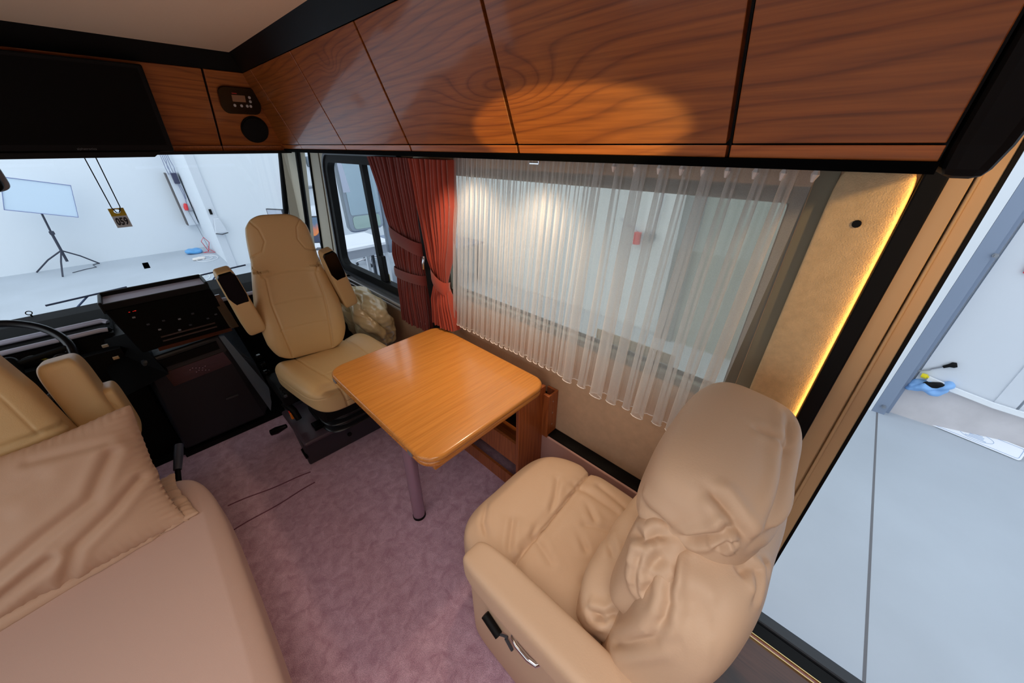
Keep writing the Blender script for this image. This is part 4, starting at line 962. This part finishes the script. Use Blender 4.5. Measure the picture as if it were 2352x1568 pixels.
# lower console
m = MB()
m.add([(-.215, 2.42, .63), (.125, 2.42, .655), (.125, 2.40, .56), (-.22, 2.40, .54), (-.25, 2.40, .04), (.16, 2.40, .04), (.245, 2.42, .18), (.23, 2.44, .40), (.215, 2.75, .66), (-.25, 2.75, .66), (-.25, 2.75, .0), (.25, 2.75, .0)],
      [(0, 1, 2, 3), (3, 2, 5, 4), (1, 8, 7, 2), (2, 7, 6, 5), (0, 9, 8, 1), (0, 3, 4, 10, 9), (7, 8, 11, 6), (6, 11, 5), (4, 5, 11, 10), (8, 9, 10, 11)])
m.build('centre_console', simple('console_dark', (34, 38, 46), .45, bump=.1, bscale=500), db, bevel=.012)
MB().slab((.118, 2.400, .652), (.142, 2.402, .648), (.240, 2.405, .225), (.222, 2.398, .12), (0, .02, 0)).slab((.118, 2.400, .652), (.222, 2.398, .12), (.20, 2.396, .06), (.165, 2.394, .30), (0, .02, 0)).build('console_side_panel', M_console_lit, db)  # paler slab painting the side window's light on the console flank
MB().slab((-.165, 2.396, .615), (.098, 2.398, .630), (.098, 2.394, .585), (-.165, 2.394, .572), (0, .012, 0)).build('console_slot', M_rubber, db)
MB().slab((-.16, 2.392, .545), (.105, 2.394, .560), (.120, 2.392, .475), (-.15, 2.390, .455), (0, .012, 0)).build('console_display', M_walnut, db)
for k in range(11):
    x = -.06+.013*(k % 6)+.02*(k // 6); z = .52-.012*(k // 3)+.006*(k % 2)
    MB().tube([(x, 2.391, z), (x, 2.388, z)], .0022, 6).build('indicator', M_chrome, db)
MB().box((.02, 2.393, .255), (.085, 2.40, .268), .003).build('console_handle', M_darkgrey, db)
struct(MB().box((-.26, 2.385, 0), (.26, 2.42, .03)).build('baseboard_front', M_rubber))
struct(MB().box((-1.12, 2.5, 0), (-.26, 2.55, .70)).box((.26, 2.9, 0), (1.12, 2.95, .65)).build('trim_26', M_rubber))
# gauges
ig = thing('instrument_cluster', 'instrument cluster with green and yellow lit dials behind the steering wheel', 'gauge', (-.6, 2.55, .65))
def dial(cx, cz, r, arc):
    y = 2.5+(cz-.55)*.488-.004
    MB().prism([(cx+r*math.cos(a), cz+r*math.sin(a)) for a in np.linspace(0, 2*PI, 33)[:-1]], .006, 1, y-.004).build('dial', simple('dial_face', (16, 18, 18), .3), ig)
    for (a0, a1, mt) in arc:
        P_ = [(cx+r*.8*math.cos(a), y-.008, cz+r*.8*math.sin(a)) for a in np.linspace(a0, a1, 12)]
        MB().tube(P_, r*.11, 6).build('dial_arc', mt, ig, smooth=True)
dial(-.54, .690, .060, [(1.7, 3.0, simple('dial_green', (24, 96, 40), .4)), (.2, 1.5, simple('dial_yellow', (150, 140, 30), .4))])
dial(-.46, .700, .030, [(.5, 2.6, M_darkgrey)])
dial(-.42, .715, .024, [(.5, 2.6, M_darkgrey)])
# steering wheel
sw = thing('steering_wheel', 'black steering wheel rim at the left edge in front of the dashboard', 'steering wheel', (-.64, 2.42, .78))
Rw = rotm('X', 38)
def wp(a, r=.235, h=0): return tuple(np.array((-.63, 2.45, .765))+Rw@np.array((r*math.cos(a), r*math.sin(a), h)))
MB().tube([wp(a) for a in np.linspace(0, 2*PI, 65)[:-1]], .0165, 14, closed=True).build('rim', simple('wheel_leather', (20, 20, 24), .3), sw, smooth=True)
V, F = cushion((.16, .12, .05), 4, 12); mk('hub', put(put(V, Rw), None, (-.63, 2.45, .75)), F, M_black, sw)
for a in (0.1, PI-.1, -PI/2): MB().tube([wp(a, .05, -.01), wp(a, .23)], .014, 8).build('spoke', M_black, sw, smooth=True)
MB().tube([(-.63, 2.46, .745), (-.63, 2.62, .60)], .03, 10).build('column', M_black, sw)
for k, (x, z, c_) in enumerate(((-.300, .735, (176, 172, 160)), (-.285, .680, (196, 170, 130)))):
    tag(MB().box((x-.011, 2.36+(z-.6)*.9, z-.007), (x+.011, 2.37+(z-.6)*.9, z+.007), .002).build('dash_switch', simple('dash_switch_%d' % k, c_, .5)), ('small pale grey square dashboard switch right of the steering wheel', 'small cream square dashboard switch below the pale grey one')[k], 'switch')
# wipers and ring outside the windscreen
for (p, q_, r_, l) in (((-.64, 4.10, .575), (-.20, 4.10, .60), (-.62, 4.13, .42), 'left windscreen wiper arm lying against the glass'), ((.20, 4.10, .58), (.62, 4.10, .60), (.27, 4.13, .44), 'right windscreen wiper arm behind the passenger armrest')):
    t = thing('windscreen_wiper', l, 'wiper', tuple(r_), 'windscreen wipers')
    MB().tube([p, q_], .007, 6).build('blade', simple('wiper_dark', (40, 50, 80), .5), t)
    MB().tube([r_, ((p[0]+q_[0])/2, 4.11, (p[2]+q_[2])/2)], .007, 6).build('arm', simple('wiper_arm_blue', (84, 104, 150), .5), t)
tag(MB().tube([(-.70+.014*math.cos(a), 3.93, .590+.013*math.sin(a)) for a in np.linspace(0, 2*PI, 21)[:-1]], .003, 6, closed=True).tube([(-.698, 3.93, .577), (-.695, 3.93, .548)], .005, 6).build('blind_ring', M_rubber, smooth=True), 'small black pull ring standing on the dashboard edge by the windscreen', 'ring')
# handbrake lever
hb = thing('handbrake_lever', 'black handbrake lever with grey grip beside the driver seat', 'lever', (-.26, 2.2, 0))
MB().tube([(-.33, 2.0, .0), (-.31, 2.06, .07), (-.285, 2.13, .13)], [.016, .013, .012], 10).build('shaft', M_rubber, hb, smooth=True)
MB().tube([(-.287, 2.125, .128), (-.262, 2.19, .165), (-.243, 2.24, .195)], [.017, .02, .018], 12).build('grip', simple('grip_grey', (78, 84, 100), .35), hb, smooth=True)
# satin cushion bundle behind the seat
V, F = cushion((.27, .52, .50), 2.6, 120, None, (), None)
Vn = normals(V, F)
q = V*np.array((7, 7, 4)); d_ = np.array([abs(noise.noise(Vector(x)))**.7 for x in q]); q2 = V*np.array((16, 16, 12)); d2 = np.array([noise.noise(Vector(x)) for x in q2])
q3 = V*np.array((34, 22, 34))+5; d3 = np.array([noise.noise(Vector(x)) for x in q3])
V = V+Vn*(-.045*(1-d_*1.5)+.016*d2+.006*d3)[:, None]
bn = mk('satin_cushion', put(V, rotm('Z', 6)@rotm('Y', -16)@rotm('X', 12), (.935, 2.34, .51)), F, M_satin); tag(bn, 'crumpled gold satin cushion stuffed between the passenger seat and wall', 'cushion')

# ================================================================== SOFA + PILLOWS (left foreground)
so = thing('sofa', 'long beige sofa bench along the left side in the foreground', 'sofa', (-.6, .5, 0))
def sshape(V, U):
    V = V.copy(); y = V[:, 1]; x = V[:, 0]
    V[:, 2] -= .03*np.clip((x-.42)/.10, 0, 1)
    V[:, 0] += .012*np.clip((y-.5)/.8, 0, 1)*-1
    return V
fmt = lambda V, N: (N[:, 2] > .3).astype(float)
V, F = cushion((.94, 2.65, .17), 9, 90, sshape, [(fmt, [0, 1], [(-.2, .05), (.1, .25), (.4, .47)], .002, .02), (fmt, [0, 1], [(-.1, -.35), (.2, -.12), (.4, .06)], .002, .02)])
mk('seat_cushion', put(V, rotm('Z', -1.0), (-.622, .345, .355)), F, M_sofa, so)
MB().box((-1.1, -1.0, 0), (-.20, 1.60, .30), .02).build('base', M_sofa, so)
def pillow(w, h, th, n, wrk, seed, folds=()):
    if n not in _cg: _cg[n] = cube_grid(n)
    P, F = _cg[n]
    x, y, z = P.T
    rad = np.clip(1-np.abs(x)**2.6, 0, 1)**.5*np.clip(1-np.abs(y)**2.6, 0, 1)**.5
    V = np.stack([x*w/2*(1-.05*(1-np.abs(y)**2)), y*h/2*(1-.06*(1-np.abs(x)**2)), np.sign(z)*th/2*np.where(np.abs(z) > .999, np.clip(rad, .0, 1)*.96+.04, np.abs(z)*.04)], 1)
    V[:, 2] = np.where(np.abs(z) > .999, V[:, 2], z*th*.02)
    N = normals(V, F)
    q = np.stack([V[:, 0]*5, V[:, 1]*5, V[:, 2]*3], 1)+seed
    d = np.array([noise.noise(Vector(a)) for a in q])*wrk
    edge = np.exp(-((1-np.maximum(np.abs(x), np.abs(y)))/.13)**2)
    d += edge*.003*np.sin(np.where(np.abs(x) > np.abs(y), y*h, x*w)*150)*(np.abs(z) > .99)*(1-edge*.4)
    for (pl, dep, wd) in folds:
        dist = polydist(V[:, :2], pl); d += (-dep*np.exp(-(dist/wd)**2)+.7*dep*np.exp(-((dist-2.0*wd)/(1.3*wd))**2))*(z > 0)
    return V+N*d[:, None], F
def frame_mat(ux, uy):
    ux = Vector(ux).normalized(); uy = Vector(uy); uy = (uy-ux*uy.dot(ux)).normalized(); uz = ux.cross(uy)
    return np.array(Matrix((ux, uy, uz)).transposed())
V, F = pillow(.66, .46, .17, 90, .012, 2.0, [([(-.33, -.10), (-.1, -.13), (.06, -.06), (.17, -.02), (.25, .09)], .010, .014), ([(-.28, -.17), (-.08, -.17), (.05, -.13)], .010, .013), ([(.05, -.20), (.10, -.13), (.2, -.08), (.28, -.02)], .009, .012), ([(-.1, .05), (.1, .10)], .004, .02), ([(.10, .16), (.25, .13)], .004, .012), ([(-.2, .0), (.02, .03)], .004, .02)])
Rp = frame_mat((1, .0, .02), (0, .62, .78))
pl1 = mk('square_pillow', put(V, Rp, (-.56, 1.505, .605)), F, M_pillow); tag(pl1, 'large creased beige pillow leaning on the driver seat back', 'pillow', 'beige pillows on the sofa')
V, F = pillow(.66, .25, .06, 60, .010, 9.0, [([(.1, -.1), (.3, .0)], .006, .012), ([(.2, -.15), (.3, -.05)], .006, .010)])
Rp = frame_mat((1, .12, 0), (-.12, 1, .12))
pl2 = mk('square_pillow', put(V, Rp, (-.545, 1.455, .455)), F, M_pillow); tag(pl2, 'beige pillow underneath, only its creased corner showing on the sofa', 'pillow', 'beige pillows on the sofa')

# ================================================================== RECLINER (foreground right)
rc = thing('recliner_armchair', 'beige leather recliner armchair in the right foreground facing the table', 'armchair', (.66, .25, 0))
zero = lambda V, N: np.ones(len(V))
def seatshape(V, U):
    V = V.copy(); y = V[:, 1]; top = U[:, 2] > -.2
    V[:, 2] += top*.022*np.sin(np.clip((y+.33)/.66, 0, 1)*PI)
    V[:, 0] *= 1-.10*np.clip((y-.14)/.2, 0, 1)**2
    return V
G = [(lambda V, N: (N[:, 2] > 0), [0, 1], [(-.34, .09), (-.1, .095), (.1, .105), (.34, .12)], .013, .0042), (lambda V, N: (N[:, 2] > 0), [0, 1], [(-.34, .09), (-.1, .095), (.1, .105), (.34, .12)], .012, .028)]
for k, (a, b_) in enumerate((((-.20, .10), (-.24, .02)), ((-.10, .10), (-.13, .01)), ((.16, .12), (.17, -.05)), ((.05, .0), (.12, -.12)), ((-.1, -.1), (.1, -.2)), ((.22, .05), (.20, -.15)))):
    G.append((lambda V, N: (N[:, 2] > 0), [0, 1], [a, b_], .004, .010, .002))
V, F = cushion((.58, .70, .20), 5, 150, seatshape, G, wr=.004, wrs=(6, 6, 6), wseed=1)
mk('seat_cushion', put(V, rotm('X', 2), (.655, .325, .345)), F, M_leather2, rc)
V, F = cushion((.50, .55, .22), 6, 20); mk('base', put(V, None, (.66, .25, .13)), F, M_leather2, rc)
# left arm: padded top, side slab, lever and chrome handle
V, F = cushion((.105, .66, .12), 5, 50, lambda V, U: V*1.0, [(lambda V, N: (N[:, 2] > -.2), [0, 2], [(.046, .035), (.0461, .036)], .0015, .004)])
arm = mk('left_armrest', put(V, rotm('X', -1)@rotm('Z', 1), (.350, .165, .548)), F, M_leather2, rc)
V, F = cushion((.03, .67, .40), 9, 40); mk('left_side_panel', put(V, None, (.341, .155, .275)), F, M_leather2, rc)
V, F = cushion((.014, .66, .05), 5, 20); mk('panel_edge', put(V, None, (.326, .158, .458)), F, M_leather2, rc)
lv = MB().tube([(.313, .408, .374), (.313, .350, .345)], .013, 14).build('recline_lever', M_rubber, rc, smooth=True)
MB().tube([(.314, .350, .350), (.318, .335, .362), (.322, .322, .365)], .004, 6).tube([(.318, .325, .362), (.318, .300, .335)], .005, 6).build('lever_stem', M_darkgrey, lv, smooth=True)
MB().tube([(.325, .300, .432), (.314, .294, .432), (.309, .275, .431), (.309, .235, .430), (.314, .212, .43), (.325, .205, .43)], [.006, .007, .008, .008, .007, .006], 12).build('chrome_handle', M_chrome, rc, smooth=True)
# backrest: lower lobe, head lobe, front wing, lumbar roll
def bshape(V, U):
    V = V.copy(); return V
V, F = cushion((.58, .20, .62), 4.0, 150, bshape, [], wr=.006, wrs=(7, 7, 7), wseed=4)
mk('backrest', put(V, rotm('X', 6), (.675, .000, .63)), F, M_leather2, rc)
V, F = cushion((.475, .25, .25), 3.4, 150, None, [], wr=.006, wrs=(5, 5, 5), wseed=6)
mk('head_cushion', put(V, rotm('X', 6), (.745, .040, .955)), F, M_leather2, rc)
V, F = cushion((.52, .14, .34), 3.4, 110, None, [], wr=.006, wrs=(9, 9, 7), wseed=8)
mk('front_cushion', put(V, rotm('X', 6), (.69, .072, .79)), F, M_leather2, rc)
V, F = cushion((.52, .19, .18), 3.0, 90, None, [], wr=.007, wrs=(12, 6, 6), wseed=12)
mk('lumbar_roll', put(V, None, (.69, .13, .555)), F, M_leather2, rc)

# ---- sewn folds and creases pressed into finished cushions (world-space lines on the cloth)
def polypar(P, pl):
    """distance to a polyline and the arc parameter 0..1 of the nearest point"""
    pl = [np.array(p, float) for p in pl]; L = [np.linalg.norm(b-a) for a, b in zip(pl[:-1], pl[1:])]; T = sum(L); acc = 0
    D = np.full(len(P), 1e9); S = np.zeros(len(P))
    for a, b, l in zip(pl[:-1], pl[1:], L):
        d = b-a; t = np.clip(((P-a)@d)/max(l*l, 1e-12), 0, 1); q = np.linalg.norm(P-(a+t[:, None]*d), axis=1)
        m = q < D; D[m] = q[m]; S[m] = (acc+t[m]*l)/T; acc += l
    return D, S
def crease(o, lines):
    me = o.data; n = len(me.vertices); V = np.empty(n*3); me.vertices.foreach_get('co', V); V = V.reshape(-1, 3)
    N = np.empty(n*3); me.vertices.foreach_get('normal', N); N = N.reshape(-1, 3)
    off = np.zeros(3); p = o
    while p is not None: off += np.array(p.location); p = p.parent
    Wd = V+off; d = np.zeros(n)
    for (pl, dep, wd, ridge) in lines:
        q, t = polypar(Wd, pl); tp = np.clip(np.minimum(t, 1-t)/.22, 0, 1); tp = .12+.88*tp*tp*(3-2*tp)
        d += tp*(-dep*np.exp(-(q/wd)**2)+ridge*np.exp(-((q-2.4*wd)/(1.5*wd))**2))
    V = V+N*d[:, None]; me.vertices.foreach_set('co', V.ravel()); me.update()

FOLDS = {
    'seatseam': [(0.911, 0.427, 0.442), (0.834, 0.431, 0.448), (0.745, 0.429, 0.45), (0.637, 0.422, 0.446), (0.545, 0.418, 0.447), (0.471, 0.418, 0.45), (0.43, 0.418, 0.452)],
    'head_knotA': [(0.541, -0.056, 0.993), (0.535, -0.026, 1.031), (0.546, 0.006, 1.049), (0.553, 0.036, 1.056)],
    'head_knotB': [(0.542, -0.057, 0.995), (0.583, -0.067, 1.028), (0.656, -0.068, 1.046), (0.743, -0.057, 1.06), (0.826, -0.047, 1.067), (0.902, -0.031, 1.06)],
    'head_e': [(0.745, -0.063, 1.056), (0.759, -0.031, 1.073), (0.754, 0.018, 1.081)],
    'head_c': [(0.54, 0.135, 0.947), (0.51, 0.086, 0.955), (0.508, 0.049, 0.948)],
    'head_d': [(0.535, -0.04, 1.02), (0.524, -0.019, 1.019), (0.513, -0.007, 0.996), (0.509, 0.02, 0.962), (0.508, 0.043, 0.945)],
    'head_g': [(0.529, -0.043, 1.001), (0.519, -0.026, 1.0), (0.513, -0.015, 0.966)],
    'head_h': [(0.554, -0.063, 1.006), (0.62, -0.085, 1.0), (0.7, -0.09, 0.99)],
    'wing_a': [(0.469, 0.081, 0.92), (0.451, 0.084, 0.899), (0.434, 0.076, 0.857), (0.413, 0.054, 0.804)],
    'wing_b': [(0.5, 0.14, 0.9), (0.474, 0.089, 0.922), (0.492, 0.074, 0.936), (0.506, 0.05, 0.94)],
    'wing_c': [(0.478, 0.048, 0.923), (0.451, 0.061, 0.899), (0.436, 0.065, 0.868)],
    'wing_d': [(0.454, 0.036, 0.896), (0.436, 0.051, 0.864), (0.426, 0.054, 0.834)],
    'wing_f': [(0.436, 0.031, 0.886), (0.416, 0.036, 0.854), (0.407, 0.04, 0.83)],
    'body_a': [(0.505, 0.042, 0.939), (0.473, 0.036, 0.916), (0.444, 0.026, 0.896), (0.424, 0.012, 0.879), (0.408, 0.008, 0.855), (0.395, 0.015, 0.817)],
    'body_a2': [(0.508, 0.029, 0.939), (0.489, 0.035, 0.928), (0.452, 0.021, 0.905), (0.436, 0.016, 0.892)],
    'body_b': [(0.507, 0.036, 0.938), (0.509, 0.004, 0.96), (0.517, -0.029, 0.966), (0.535, -0.053, 0.963)],
    'body_c': [(0.55, -0.064, 0.977), (0.556, -0.084, 0.928), (0.519, -0.096, 0.913), (0.499, -0.096, 0.908)],
    'body_d': [(0.573, -0.074, 0.96), (0.589, -0.098, 0.916), (0.56, -0.099, 0.915)],
    'body_e': [(0.523, -0.058, 0.933), (0.548, -0.069, 0.934), (0.553, -0.065, 0.957)],
    'body_f': [(0.416, -0.001, 0.87), (0.43, -0.033, 0.886), (0.44, -0.064, 0.891)],
    'body_g': [(0.433, 0.01, 0.89), (0.445, -0.024, 0.901), (0.444, -0.054, 0.897)],
    'bot_a': [(0.416, 0.083, 0.6), (0.391, 0.04, 0.728), (0.392, 0.01, 0.798), (0.404, 0.0, 0.845)],
    'lum_a': [(0.462, 0.181, 0.455), (0.441, 0.133, 0.598), (0.466, 0.103, 0.618), (0.46, 0.07, 0.64)],
    'lum_b': [(0.473, 0.137, 0.622), (0.45, 0.1, 0.66)],
    'lum_d': [(0.441, 0.164, 0.591), (0.443, 0.129, 0.601), (0.447, 0.102, 0.605)],
    'seat1': [(0.6, 0.445, 0.463), (0.549, 0.427, 0.456), (0.475, 0.423, 0.456)],
    'seat2': [(0.567, 0.528, 0.462), (0.501, 0.481, 0.465), (0.448, 0.439, 0.459)],
    'seat3': [(0.67, 0.332, 0.468), (0.638, 0.275, 0.462), (0.527, 0.184, 0.632)],
    'seat4': [(0.636, 0.216, 0.602), (0.583, 0.178, 0.639), (0.563, 0.163, 0.641)],
    'seat5': [(0.81, 0.514, 0.464), (0.722, 0.463, 0.465), (0.65, 0.432, 0.458)],
    'seat6': [(0.782, 0.369, 0.469), (0.745, 0.31, 0.468), (0.621, 0.21, 0.616)],
    'seat7': [(0.552, 0.648, 0.435), (0.475, 0.587, 0.453), (0.441, 0.529, 0.458)],
    'arm': [(0.455, 0.501, 0.461), (0.384, 0.25, 0.605), (0.375, 0.094, 0.609), (0.368, 0.037, 0.61)],
}
RCP = {o.name.split('.')[0]: o for o in rc.children}
K = lambda n, d, w, r=.35: (FOLDS[n], d, w, d*r)
crease(RCP['seat_cushion'], [K('seatseam', .008, .005, .3)]+[K(n, .006, .009, .5) for n in ('seat1', 'seat2', 'seat3', 'seat4', 'seat5', 'seat6', 'seat7')])
crease(RCP['head_cushion'], [K('head_knotA', .012, .010, .6), K('head_knotB', .010, .009, .8), K('head_e', .006, .010, .5), K('head_c', .010, .011, .6), K('head_d', .014, .007, .5), K('head_g', .010, .006, .6), K('head_h', .008, .010, .6)])
crease(RCP['front_cushion'], [K('wing_a', .008, .006, .6), K('wing_b', .010, .008, .6), K('wing_c', .012, .012, .6), K('wing_d', .011, .010, .6), K('wing_f', .010, .010, .6)])
crease(RCP['backrest'], [K('body_a', .010, .008, .6), K('body_a2', .006, .005, .5), K('body_b', .010, .007, .5), K('body_c', .006, .006, .5), K('body_d', .005, .006, .5), K('body_e', .012, .012, .3), K('body_f', .005, .016, .5), K('body_g', .005, .014, .5), K('bot_a', .010, .010, .6)])
crease(RCP['lumbar_roll'], [K('lum_a', .010, .008, .6), K('lum_b', .008, .008, .6), K('lum_d', .007, .008, .6), K('seat4', .006, .009, .5)])
crease(RCP['left_armrest'], [([(.400, .46, .60), (.402, .2, .603), (.402, -.1, .603)], .0015, .003, .0)])
def seam_shade(name, pts, parent, r=.0018, mat=None, sub=6):
    """thread sunk along a smoothed line"""
    P = [Vector(p) for p in pts]; out = []
    for i in range(len(P)-1):
        p0 = P[max(i-1, 0)]; p1 = P[i]; p2 = P[i+1]; p3 = P[min(i+2, len(P)-1)]
        for k in range(sub):
            t = k/sub
            out.append(.5*((2*p1)+(p2-p0)*t+(2*p0-5*p1+4*p2-p3)*t*t+(3*p1-p0-3*p2+p3)*t**3))
    out.append(P[-1])
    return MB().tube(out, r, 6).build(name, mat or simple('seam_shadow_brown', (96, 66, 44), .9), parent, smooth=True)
dn = Vector((0, 0, -.0085))
seam_shade('seam', [Vector(p)+Vector((0, 0, -.0135)) for p in FOLDS['seatseam']], RCP['seat_cushion'], .003)  # brown colour paints the dark of the deep gap across the seat
